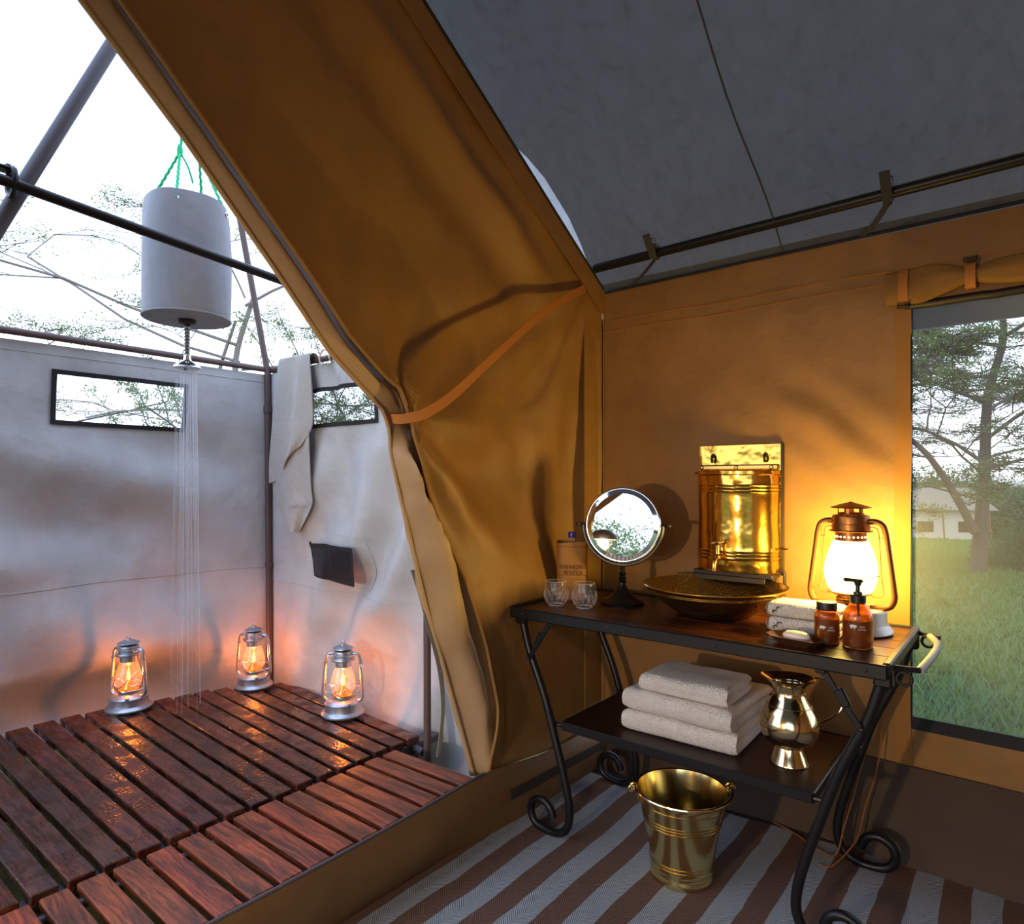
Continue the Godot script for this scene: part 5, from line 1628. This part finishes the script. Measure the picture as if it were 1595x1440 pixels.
func build_shelf_things() -> void:
	var L := ["cream bath towel folded at the bottom of the stack on the lower shelf", "cream bath towel folded in the middle of the stack on the lower shelf"]
	for i in 2:
		var t := thing("folded_bath_towel", L[i], "towel", Vector3(0.607 + 0.004 * i, SHELF + 0.001 + i * 0.073, 0.238 + 0.006 * i), 0.02 - 0.05 * i, "towels stacked on the lower shelf")
		part("cloth", towel(0.405 - 0.012 * i, 0.40, 0.073, 2, i + 1), M.terry, t, 60.0)
	var t := thing("folded_hand_towel", "smaller cream towel folded on top of the stack on the lower shelf", "towel", Vector3(0.628, SHELF + 0.149, 0.31), 0.0, "towels stacked on the lower shelf")
	part("cloth", towel(0.31, 0.245, 0.062, 2, 11), M.terry, t, 60.0)
	# jug
	t = thing("brass_jug", "polished brass jug with a looped handle beside the towels on the lower shelf", "jug", Vector3(0.947, SHELF, 0.338))
	var m := MB.new()
	var pr := [Vector2(0, 0.004), Vector2(0.055, 0.0), Vector2(0.0585, 0.002), Vector2(0.058, 0.006), Vector2(0.049, 0.026), Vector2(0.041, 0.046), Vector2(0.040, 0.052), Vector2(0.048, 0.058), Vector2(0.068, 0.070), Vector2(0.082, 0.090), Vector2(0.0875, 0.114), Vector2(0.085, 0.138), Vector2(0.0745, 0.166), Vector2(0.0605, 0.190), Vector2(0.0495, 0.210), Vector2(0.0455, 0.226), Vector2(0.048, 0.241), Vector2(0.060, 0.256), Vector2(0.074, 0.266)]
	var sp := spline(pr.slice(6), 4)
	var full: Array = pr.slice(0, 6) + sp
	for i in 8: full.append(sp[sp.size() - 1 - i] - Vector2(0.002, -0.0012 if i == 0 else 0.0))
	full.append(Vector2(0.042, 0.2))
	full.append(Vector2(0, 0.19))
	m.lathe(full, 56)
	var lip := Vector3(-0.86, 0, 0.5).normalized()
	for i in m.p.size():
		var q := m.p[i]
		if q.y > 0.235:
			var f := clampf(Vector3(q.x, 0, q.z).normalized().dot(lip), -1, 1)
			var up := sm(0.235, 0.268, q.y)
			m.p[i] += lip * 0.012 * up * pow(maxf(f, 0.0), 4) + Vector3(0, 0.006 * up * pow(maxf(f, 0.0), 4) - 0.003 * up * (1.0 - f * f), 0)
	part("body", m, M.jug_brass, t, 45.0)
	m = MB.new()
	for q in [[0.0655, 0.1825], [0.0462, 0.2205]]:
		m.tube(arc(Vector3(0, q[1], 0), q[0] + 0.0008, Vector3.RIGHT, Vector3.BACK, 0, TAU, 48).slice(0, 48), 0.0008, 5, true)
	part("ring", m, M.jug_brass, t)
	m = MB.new()
	var hd := Vector3(0.80, 0, -0.6).normalized()
	m.tube(spline([hd * 0.070 + Vector3(0, 0.262, 0), hd * 0.105 + Vector3(0, 0.262, 0), hd * 0.150 + Vector3(0, 0.232, 0), hd * 0.165 + Vector3(0, 0.195, 0), hd * 0.145 + Vector3(0, 0.15, 0), hd * 0.085 + Vector3(0, 0.118, 0)], 7), 0.0055, 8, false, 0.6)
	part("handle", m, M.jug_brass, t)
	# bucket
	t = thing("brass_bucket", "brass bucket with its bail handle lying down, on the striped rug under the shelf", "bucket", Vector3(0.642, 0.006, 0.452))
	m = MB.new()
	m.lathe([Vector2(0, 0.012), Vector2(0.094, 0.012), Vector2(0.097, 0.0), Vector2(0.101, 0.001), Vector2(0.103, 0.006), Vector2(0.1025, 0.016), Vector2(0.099, 0.024), Vector2(0.0985, 0.032), Vector2(0.1015, 0.036), Vector2(0.1015, 0.040), Vector2(0.0995, 0.045), Vector2(0.106, 0.09), Vector2(0.122, 0.18), Vector2(0.140, 0.262), Vector2(0.144, 0.274), Vector2(0.149, 0.279), Vector2(0.148, 0.284), Vector2(0.143, 0.282), Vector2(0.138, 0.262), Vector2(0.120, 0.18), Vector2(0.104, 0.09), Vector2(0.096, 0.03), Vector2(0, 0.028)], 64)
	part("pail", m, M.bucket_brass, t, 35.0)
	m = MB.new()
	for q in [[0.1012, 0.055], [0.1035, 0.066], [0.1235, 0.185], [0.1255, 0.196], [0.1275, 0.206], [0.1375, 0.25]]:
		m.tube(arc(Vector3(0, q[1], 0), q[0] + 0.0014, Vector3.RIGHT, Vector3.BACK, 0, TAU, 56).slice(0, 56), 0.0008, 5, true)
	part("turned_line", m, M.plain_brass, t)
	var ax := Vector3(0.7777, 0, -0.6286)  # the ears lie left and right
	var az := Vector3(0.6286, 0, 0.7777)
	for e in [-1, 1]:
		m = MB.new()
		var c: Vector3 = ax * e * 0.146 + Vector3(0, 0.268, 0)
		m.box(c + Vector3(0, 0.0, 0), Vector3(0.008, 0.05, 0.026), 0.003, Basis(Vector3.UP, atan2(-ax.z, ax.x)) * Basis(Vector3.BACK, -0.2 * e))
		m.tube(arc(c + ax * e * 0.012 + Vector3(0, 0.022, 0), 0.011, ax, Vector3.UP, 0, TAU, 14).slice(0, 14), 0.0045, 7, true)
		part("ear", m, M.plain_brass, t)
	m = MB.new()
	var pp := []
	for i in 41:
		var a := PI * i / 40.0
		pp.append(ax * -cos(a) * 0.158 + az * sin(a) * 0.1575 + Vector3(0, 0.290 - 0.004 * sin(a), 0))
	m.tube(pp, 0.0052, 8)
	for e in [-1, 1]:
		m.tube(arc(ax * e * 0.166 + Vector3(0, 0.283, 0), 0.009, ax, Vector3.UP, 0, TAU * 0.8, 12), 0.0042, 7)
	part("bail", m, M.jug_brass, t)
	# rug
	t = thing("striped_rug", "woven rug with brown and blue-grey herringbone stripes on the tent floor", "rug", Vector3(1.0, 0.0, 1.2))
	m = MB.new()
	var rugp := func(u, v):
		var x: float = lerpf(-0.068, 2.9, u)
		var z: float = lerpf(0.0, 3.3, v)
		x += 0.012 * fn_soft.get_noise_2d(z * 1.2, 3.0) * (1.0 - u)
		z += -0.085 * sm(0.0, 0.5, u) * (1.0 - v) + 0.02 * fn_soft.get_noise_2d(x * 1.5, 8.0) * (1.0 - v)
		return Vector3(x, 0.0045 + 0.002 * fn_soft.get_noise_2d(x * 3.0, z * 3.0), z)
	m.grid(60, 60, rugp, func(u, v):
		var q: Vector3 = rugp.call(u, v)
		var wob := 0.010 * fn_soft.get_noise_2d(q.x * 1.5, q.z * 2.2) + 0.004 * fn_soft.get_noise_2d(q.x * 7.0, q.z * 9.0)
		return Vector2((q.x + wob - 0.31) / 0.155 + 0.5, q.z / 0.155))
	wpart("weave", m, M.rug, t, 60.0)
	m = MB.new()
	var edge := []
	for i in 40: edge.append(rugp.call(0.0, 1.0 - i / 40.0))
	for i in 41: edge.append(rugp.call(i / 40.0, 0.0))
	m.tube(edge, 0.008, 7, false, 0.6)
	wpart("binding", m, M.rug_edge, t)
	# lamp flex
	t = thing("lamp_flex", "thin brown flex looping from the table's end down onto the rug", "flex", Vector3(1.1, 0.0, 0.1))
	m = MB.new()
	m.tube(spline([Vector3(1.16, 0.80, -0.03), Vector3(1.15, 0.62, -0.045), Vector3(1.10, 0.40, -0.05), Vector3(1.06, 0.22, -0.03), Vector3(1.04, 0.12, 0.03), Vector3(1.02, 0.03, 0.06), Vector3(0.96, 0.012, 0.03), Vector3(0.86, 0.012, -0.03), Vector3(0.78, 0.012, -0.06)], 8), 0.0026, 6)
	m.tube(spline([Vector3(1.15, 0.62, -0.045), Vector3(1.13, 0.35, -0.06), Vector3(1.09, 0.17, -0.05), Vector3(1.07, 0.07, 0.0), Vector3(1.02, 0.012, 0.10), Vector3(0.98, 0.012, 0.12)], 8), 0.0026, 6)
	wpart("wire", m, M.wire, t)

# ------------------------------------------------------------------ outdoors
func terrain(x: float, z: float) -> float:
	var d := Vector2(x - 1.5, z - 2.4).length()
	return -0.035 * maxf(0.0, d - 5.0) + 0.05 * fn_soft.get_noise_2d(x * 0.25, z * 0.25) * sm(4.0, 9.0, d)

var tips := []
var dens := 1

func branch(m: MB, p: Vector3, d: Vector3, l: float, r: float, depth: int, flat: float, thin: float) -> void:
	var path := [p]
	var rad := [r]
	var n := 4
	var q := p
	for i in n:
		d = (d + Vector3(rng.randf_range(-1, 1), rng.randf_range(-0.8, 0.8), rng.randf_range(-1, 1)) * 0.22).normalized()
		if depth <= 2: d = Vector3(d.x, d.y * flat, d.z).normalized()
		q += d * l / n
		path.append(q)
		rad.append(lerpf(r, r * 0.6, (i + 1.0) / n))
		if depth <= 1: tips.append(q)
		if depth > 0 and i >= (0 if depth < 3 else dens):
			var side := d.cross(Vector3(rng.randf_range(-1, 1), rng.randf_range(-1, 1), rng.randf_range(-1, 1))).normalized()
			var nd := (d * rng.randf_range(0.4, 0.9) + side * rng.randf_range(0.5, 1.0) + Vector3(0, 0.12, 0)).normalized()
			branch(m, q, nd, l * rng.randf_range(0.5, 0.78), maxf(r * 0.5, thin), depth - 1, flat, thin)
	m.tube(path, rad, 5 if depth > 2 else 3)

func leaf_cluster(k: float) -> MB:
	var m := MB.new()
	for i in 7:
		var c := Vector3(rng.randf_range(-1, 1), rng.randf_range(-0.7, 0.7), rng.randf_range(-1, 1)) * k
		var a := Vector3(rng.randf_range(-1, 1), rng.randf_range(-1, 1), rng.randf_range(-1, 1)).normalized() * k * 0.30
		var b := a.cross(Vector3(rng.randf_range(-1, 1), rng.randf_range(-1, 1), rng.randf_range(-1, 1))).normalized() * k * 0.14
		m.quad(c - a, c + b, c + a, c - b)
	return m

func scatter(called: String, shape: MB, m: Material, spots: Array, parent: Node3D, lo: float, hi: float, upright := false) -> void:
	var mm := MultiMesh.new()
	mm.transform_format = MultiMesh.TRANSFORM_3D
	mm.mesh = shape.mesh(0.0)
	mm.instance_count = spots.size()
	for i in spots.size():
		var b := Basis(Vector3.UP, rng.randf() * TAU)
		if not upright: b = b * Basis(Vector3.RIGHT, rng.randf() * TAU)
		mm.set_instance_transform(i, Transform3D(b.scaled(Vector3.ONE * rng.randf_range(lo, hi)), spots[i]))
	var o := MultiMeshInstance3D.new()
	o.name = called
	o.multimesh = mm
	o.material_override = m
	o.set_meta("kind", "stuff")
	parent.add_child(o, true)

func tree(label: String, at: Vector3, sd: int, trunk: Array, limbs: Array, depth: int, leaves: int, k: float, flat: float, bark: Material, leaf: Material, thin := 0.006) -> void:
	rng.seed = sd
	tips = []
	var t := thing("thorn_tree", label, "tree", at, 0.0, "thorn trees outside the tent")
	var m := MB.new()
	for q in trunk: m.tube(spline(q[0], 5), range((q[0].size() - 1) * 5 + 1).map(func(i): return lerpf(q[1], q[2], i / ((q[0].size() - 1) * 5.0))), 8)
	part("trunk", m, bark, t)
	m = MB.new()
	for q in limbs: branch(m, q[0], q[1].normalized(), q[2], q[3], depth, flat, thin)
	part("branches", m, bark, t, 0.0).set_meta("kind", "stuff")
	var spots := []
	for i in leaves: spots.append(tips[rng.randi() % tips.size()] + Vector3(rng.randf_range(-1, 1), rng.randf_range(-0.6, 0.8), rng.randf_range(-1, 1)) * k * 2.0)
	scatter("leaves", leaf_cluster(k), leaf, spots, t, 0.6, 1.3)

func bush(label: String, at: Vector3, sd: int, r: float, h: float, leaves: int, leaf: Material, k := 0.09) -> void:
	rng.seed = sd
	tips = []
	var t := thing("bush", label, "bush", at, 0.0)
	var m := MB.new()
	for i in 9:
		var a := TAU * i / 9.0 + rng.randf()
		branch(m, Vector3(cos(a) * 0.1, 0, sin(a) * 0.1), Vector3(cos(a) * r / h, 1.0, sin(a) * r / h).normalized(), h * 0.62, 0.03, 2, 0.9, 0.005)
	part("branches", m, M.bark, t, 0.0).set_meta("kind", "stuff")
	var spots := []
	for i in leaves:
		var q: Vector3 = tips[rng.randi() % tips.size()] if i % 2 else Vector3(rng.randf_range(-r, r), 0, rng.randf_range(-r, r))
		if i % 2 == 0:
			var f := Vector2(q.x, q.z).length() / r
			if f > 1.0: q *= 1.0 / f
			q.y = h * sqrt(maxf(0.0, 1.0 - minf(f, 1.0) * 0.9)) * rng.randf_range(0.1, 1.0)
		spots.append(q + Vector3(rng.randf_range(-1, 1), rng.randf_range(-1, 1), rng.randf_range(-1, 1)) * k)
	scatter("leaves", leaf_cluster(k), leaf, spots, t, 0.7, 1.4)

func build_outdoors() -> void:
	# tree seen through the net window
	var at := Vector3(0.84, terrain(0.84, -10.7) - 0.03, -10.75)
	var V := func(x, y, z): return Vector3(x, y, z)
	dens = 1
	tree("grey thorn tree with forked trunk and dense twigs, seen through the net window", at, 4,
		[[[V.call(0, 0, 0), V.call(0.03, 0.5, 0), V.call(0.06, 1.0, 0), V.call(0.1, 1.9, 0), V.call(0.15, 3.0, 0.1), V.call(0.35, 3.9, 0.2), V.call(0.3, 4.6, 0.2)], 0.13, 0.035], [[V.call(-0.02, 0.75, 0.1), V.call(-0.3, 1.4, 0.2), V.call(-0.7, 2.1, 0.3), V.call(-1.2, 2.6, 0.3)], 0.07, 0.035]],
		[[V.call(0.3, 4.4, 0.2), V.call(0.2, 0.6, 0.1), 1.6, 0.04], [V.call(0.12, 2.3, 0.05), V.call(0.9, 0.75, 0.3), 2.0, 0.035], [V.call(0.1, 1.9, 0), V.call(-0.8, 0.7, -0.4), 2.2, 0.035], [V.call(-1.0, 2.4, 0.3), V.call(-0.9, 0.6, 0.5), 1.9, 0.03], [V.call(-0.9, 2.3, 0.3), V.call(-0.3, 0.9, -0.5), 1.8, 0.03], [V.call(0.14, 2.9, 0.1), V.call(-0.7, 0.6, 0.9), 2.0, 0.035], [V.call(0.12, 2.7, 0.05), V.call(0.4, 0.7, -0.9), 1.8, 0.03], [V.call(0.1, 1.8, 0), V.call(0.9, 0.4, -0.4), 2.0, 0.03], [V.call(0.3, 3.8, 0.2), V.call(-0.9, 0.5, 0.3), 2.2, 0.035], [V.call(0.3, 3.9, 0.2), V.call(0.9, 0.4, 0.5), 2.0, 0.035], [V.call(0.2, 3.3, 0.1), V.call(-1, 0.3, -0.2), 2.2, 0.03], [V.call(0.05, 1.3, 0.05), V.call(-0.9, 0.5, 0.3), 1.6, 0.02], [V.call(0.1, 1.7, 0), V.call(-0.5, 0.2, 1.0), 1.8, 0.022], [V.call(0.1, 2.0, 0), V.call(0.7, 0.15, 0.6), 1.8, 0.022], [V.call(-0.6, 2.0, 0.3), V.call(-1.0, 0.1, 0.3), 1.6, 0.02]],
		5, 22000, 0.065, 0.5, M.bark, M.leaf, 0.009)
	# trees behind the shower
	dens = 2
	at = Vector3(-6.3, terrain(-6.3, -1.75) - 0.03, -1.75)
	tree("pale thorn tree rising behind the shower bag and the far canvas screen", at, 9,
		[[[V.call(0, 0, 0), V.call(0.1, 1.2, 0), V.call(0.02, 2.2, 0), V.call(-0.05, 3.0, 0.05), V.call(0.1, 3.8, -0.1)], 0.06, 0.03], [[V.call(-0.35, 0, 0.3), V.call(-0.3, 1.6, 0.25), V.call(-0.25, 2.7, 0.2), V.call(0.05, 3.5, 0.1)], 0.035, 0.02]],
		[[V.call(0.1, 3.7, 0), V.call(0.3, 0.5, -0.6), 1.5, 0.022], [V.call(0.0, 3.2, 0), V.call(-0.5, 0.3, 0.9), 2.6, 0.022], [V.call(-0.02, 3.0, 0), V.call(-0.4, 0.16, 1.0), 2.7, 0.02], [V.call(0.1, 3.8, 0), V.call(-0.1, 0.9, 0.25), 0.9, 0.014], [V.call(0.02, 2.9, 0), V.call(0.6, 0.1, -0.6), 1.7, 0.018], [V.call(0.0, 2.4, 0), V.call(-0.5, 0.0, 0.9), 2.0, 0.018], [V.call(0.02, 2.5, 0), V.call(0.6, 0.1, -0.8), 1.8, 0.016]],
		3, 2600, 0.05, 0.35, M.bark_pale, M.leaf, 0.005)
	at = Vector3(-8.3, terrain(-8.3, 0.6) - 0.03, 0.7)
	tree("low thorn tree whose twigs show through the window of the far canvas screen", at, 21,
		[[[V.call(0, 0, 0), V.call(0.05, 0.8, 0), V.call(-0.05, 1.5, -0.1), V.call(0.0, 2.0, -0.2)], 0.07, 0.04]],
		[[V.call(0.0, 1.9, -0.2), V.call(0.2, 0.3, -1.0), 2.2, 0.016], [V.call(0.0, 1.5, -0.1), V.call(0.3, 0.3, -1.0), 2.0, 0.015], [V.call(0, 2.0, -0.2), V.call(-0.3, 0.3, 0.9), 1.9, 0.015], [V.call(0, 1.6, -0.2), V.call(0.4, 0.35, 0.9), 1.9, 0.015], [V.call(0, 2.0, -0.2), V.call(0.2, 0.8, -0.3), 1.0, 0.02]],
		4, 3000, 0.05, 0.4, M.bark, M.leaf, 0.005)
	dens = 1
	bush("tall twiggy bush close behind the shower's right canvas screen", Vector3(-4.2, -0.03, -1.7), 31, 1.8, 2.75, 16000, M.leaf, 0.045)
	bush("dark green bush at the right edge of the net window's view", Vector3(2.3, terrain(2.3, -13.0) - 0.03, -13.0), 33, 1.7, 1.35, 4500, M.leaf_dark, 0.08)
	bush("broad green bush outside the open front of the tent", Vector3(1.9, -0.1, 10.5), 35, 2.6, 2.1, 9000, M.leaf, 0.08)
	dens = 2
	bush("low dark bush far off, left of the camp tent", Vector3(-8.5, terrain(-8.5, -33.0) - 0.03, -33.0), 41, 3.4, 2.3, 5000, M.leaf_dark, 0.2)
	bush("wide dark bush far off, just right of the camp tent", Vector3(2.6, terrain(2.6, -31.0) - 0.03, -31.0), 42, 3.2, 2.6, 6000, M.leaf_dark, 0.2)
	bush("pale green bush farthest off, past the right end of the camp tent", Vector3(6.5, terrain(6.5, -36.0) - 0.03, -36.0), 43, 4.0, 3.0, 6000, M.leaf, 0.22)
	bush("tall grey-green bush standing close behind the camp tent roof", Vector3(-2.5, terrain(-2.5, -37.0) - 0.03, -37.0), 44, 4.4, 3.6, 7000, M.leaf_dark, 0.22)
	# camp tent in the distance
	var ty := terrain(-1.6, -27.5)
	var t := thing("camp_tent", "pale canvas camp tent standing far off behind the thorn tree", "tent", Vector3(-2.6, ty - 0.05, -27.0), 0.55)
	t.scale = Vector3(0.78, 0.72, 0.78)
	var m := MB.new()
	m.box(Vector3(0, 0.85, 0), Vector3(6.2, 1.7, 4.0), 0.04)
	part("wall", m, M.tent_cloth, t)
	m = MB.new()
	m.prism(PackedVector2Array([Vector2(-2.4, 1.62), Vector2(2.4, 1.62), Vector2(0.0, 2.75)]), 6.8, Vector3.ZERO, Basis(Vector3.BACK, Vector3.UP, Vector3.LEFT))
	part("roof", m, M.tent_roof, t)
	for x in [-1.9, 0.4, 2.2]:
		m = MB.new()
		m.box(Vector3(x, 0.75, 2.0), Vector3(0.7, 0.55, 0.05), 0.01)
		part("window", m, M.dark_net, t)
	m = MB.new()
	for x in [-3.0, -1.0, 1.0, 3.0]: m.tube([Vector3(x, 0, 2.5), Vector3(x, 1.75, 2.3)], 0.04, 8)
	part("pole", m, M.wood_pole, t)
	# grass
	rng.seed = 77
	var tuft := MB.new()
	for i in 9:
		var a := rng.randf() * TAU
		var o := Vector3(cos(a), 0, sin(a)) * rng.randf_range(0.0, 0.05)
		var lean := Vector3(cos(a), 0, sin(a)) * rng.randf_range(0.02, 0.09)
		var h := rng.randf_range(0.05, 0.15)
		var w := Vector3(-sin(a), 0, cos(a)) * 0.0035
		var mid := o + lean * 0.4 + Vector3(0, h * 0.6, 0)
		tuft.quad(o - w, mid - w, mid + w, o + w)
		tuft.tri(mid - w, o + lean + Vector3(0, h, 0), mid + w)
	var weed := MB.new()
	for i in 7:
		var a := TAU * i / 7.0 + rng.randf()
		var dv := Vector3(cos(a), 0, sin(a))
		var sv := Vector3(-sin(a), 0, cos(a)) * 0.018
		var h := rng.randf_range(0.05, 0.11)
		tuft.tri(Vector3.ZERO, dv * 0.02 + Vector3(0, h, 0), dv * 0.03 + Vector3(0, h * 0.9, 0))
		weed.quad(Vector3(0, 0.01, 0), dv * 0.04 + Vector3(0, h, 0) - sv, dv * 0.085 + Vector3(0, h * 0.95, 0), dv * 0.04 + Vector3(0, h, 0) + sv)
	var spots := []
	var spots2 := []
	# the lawn as far as it can be told from the window, thinner with distance
	var cam := Vector2(1.5, 2.45)
	while spots.size() < 26000:
		var d := 3.2 + pow(rng.randf(), 1.6) * 24.0
		var a := rng.randf_range(-0.42, 0.30)
		var q := cam + Vector2(sin(a), -cos(a)) * d
		if q.y > -0.6: continue
		var bare := fn_soft.get_noise_2d(q.x * 0.8, q.y * 1.6)
		if bare > 0.28 and rng.randf() < 0.9: continue
		var p := Vector3(q.x, terrain(q.x, q.y) - 0.03, q.y)
		if rng.randf() < 0.14 and d < 12.0: spots2.append(p)
		else: spots.append(p)
	var g := Node3D.new()
	g.name = "grass"
	add_child(g)
	tag(g, "green grass and low weeds growing outside the net window", "grass", "", "stuff")
	scatter("blades", tuft, M.grass_a, spots, g, 0.6, 1.5, true)
	scatter("weeds", weed, M.grass_b, spots2, g, 0.7, 1.6, true)

# ------------------------------------------------------------------ everything
var flame_energy := 0.06
var lantern_energy := 0.95

func _ready() -> void:
	rng.seed = 11
	# camera: 1.3 m above the tent floor, level, with a slight upward shift of the lens
	var cam := Camera3D.new()
	cam.name = "camera"
	cam.projection = Camera3D.PROJECTION_FRUSTUM
	cam.near = 0.05
	cam.far = 200.0
	cam.size = 0.05 * 1.44
	cam.frustum_offset = Vector2(0.0, 0.05 * 0.030)
	cam.transform = Transform3D(Basis(Vector3(0.7777, 0, -0.6286), Vector3.UP, Vector3(0.6286, 0, 0.7777)), Vector3(1.536, 1.3, 2.448))
	add_child(cam)
	cam.current = true
	# overcast evening sky
	var sky := ProceduralSkyMaterial.new()
	sky.sky_top_color = Color(0.76, 0.85, 1.0)
	sky.sky_horizon_color = Color(0.90, 0.94, 1.0)
	sky.sky_curve = 0.25
	sky.ground_bottom_color = Color(0.35, 0.36, 0.28)
	sky.ground_horizon_color = Color(0.5, 0.5, 0.42)
	sky.sky_energy_multiplier = 1.62
	sky.ground_energy_multiplier = 0.4
	var e := Environment.new()
	e.background_mode = Environment.BG_SKY
	e.sky = Sky.new()
	e.sky.sky_material = sky
	e.tonemap_mode = Environment.TONE_MAPPER_LINEAR
	e.tonemap_exposure = 1.0
	e.sdfgi_enabled = true
	e.ssao_enabled = true
	e.ssil_enabled = true
	var we := WorldEnvironment.new()
	we.name = "environment"
	we.environment = e
	add_child(we)
	make_materials()
	# lamp out of view, placed to light the tent and throw the mirror's shadow
	build_unseen_lamp()
	build_shell()
	build_flap()
	build_shower()
	build_table()
	build_table_things()
	build_shelf_things()
	var a := silver_lantern("lit silver storm lantern nearest the left end of the slats")
	a.position = Vector3(-1.775, deck_y(-1.70, 1.229) + 0.001, 1.229)
	a.rotation.y = 0.45
	copy_of(a, "lit silver storm lantern in the corner by the brown corner post", Vector3(-1.76, deck_y(-1.7, 0.61) + 0.001, 0.61), 0.55)
	copy_of(a, "lit silver storm lantern below the net pocket, nearest the doorway", Vector3(-0.972, deck_y(-0.9, 0.605) + 0.001, 0.605), 0.6)
	build_outdoors()

func build_unseen_lamp() -> void:
	var t := thing("unseen_lamp", "unseen lamp lighting the tent from behind the viewer, under a brown dome shade on an iron stand", "lamp", Vector3(0.64, 0.0, 3.9))
	var m := MB.new()
	m.lathe([Vector2(0, 0.006), Vector2(0.13, 0.006), Vector2(0.13, 0.018), Vector2(0.02, 0.035), Vector2(0.012, 0.06), Vector2(0.011, 1.05), Vector2(0.018, 1.08), Vector2(0, 1.085)], 20)
	part("stand", m, M.iron, t)
	m = MB.new()
	m.lathe([Vector2(0, 1.08), Vector2(0.018, 1.085), Vector2(0.034, 1.10), Vector2(0.04, 1.13), Vector2(0.03, 1.158), Vector2(0, 1.168)], 24)
	part("globe", m, M.frosted, t)
	m = MB.new()
	m.lathe([Vector2(0.14, 1.172), Vector2(0.125, 1.215), Vector2(0.085, 1.25), Vector2(0.03, 1.268), Vector2(0, 1.27), Vector2(0, 1.262), Vector2(0.03, 1.26), Vector2(0.08, 1.243), Vector2(0.119, 1.21), Vector2(0.134, 1.172)], 32)
	m.tube([Vector3(0, 1.16, 0), Vector3(0, 1.265, 0)], 0.006, 8)
	part("shade", m, M.brown_shade, t)  # out of view, keeps the lamp off the ceiling and upper canvas
	lamp(Vector3(0, 1.125, 0), Color(1.0, 0.88, 0.72), unseen_lamp_energy, 0.04, t)

var unseen_lamp_energy := 3.6
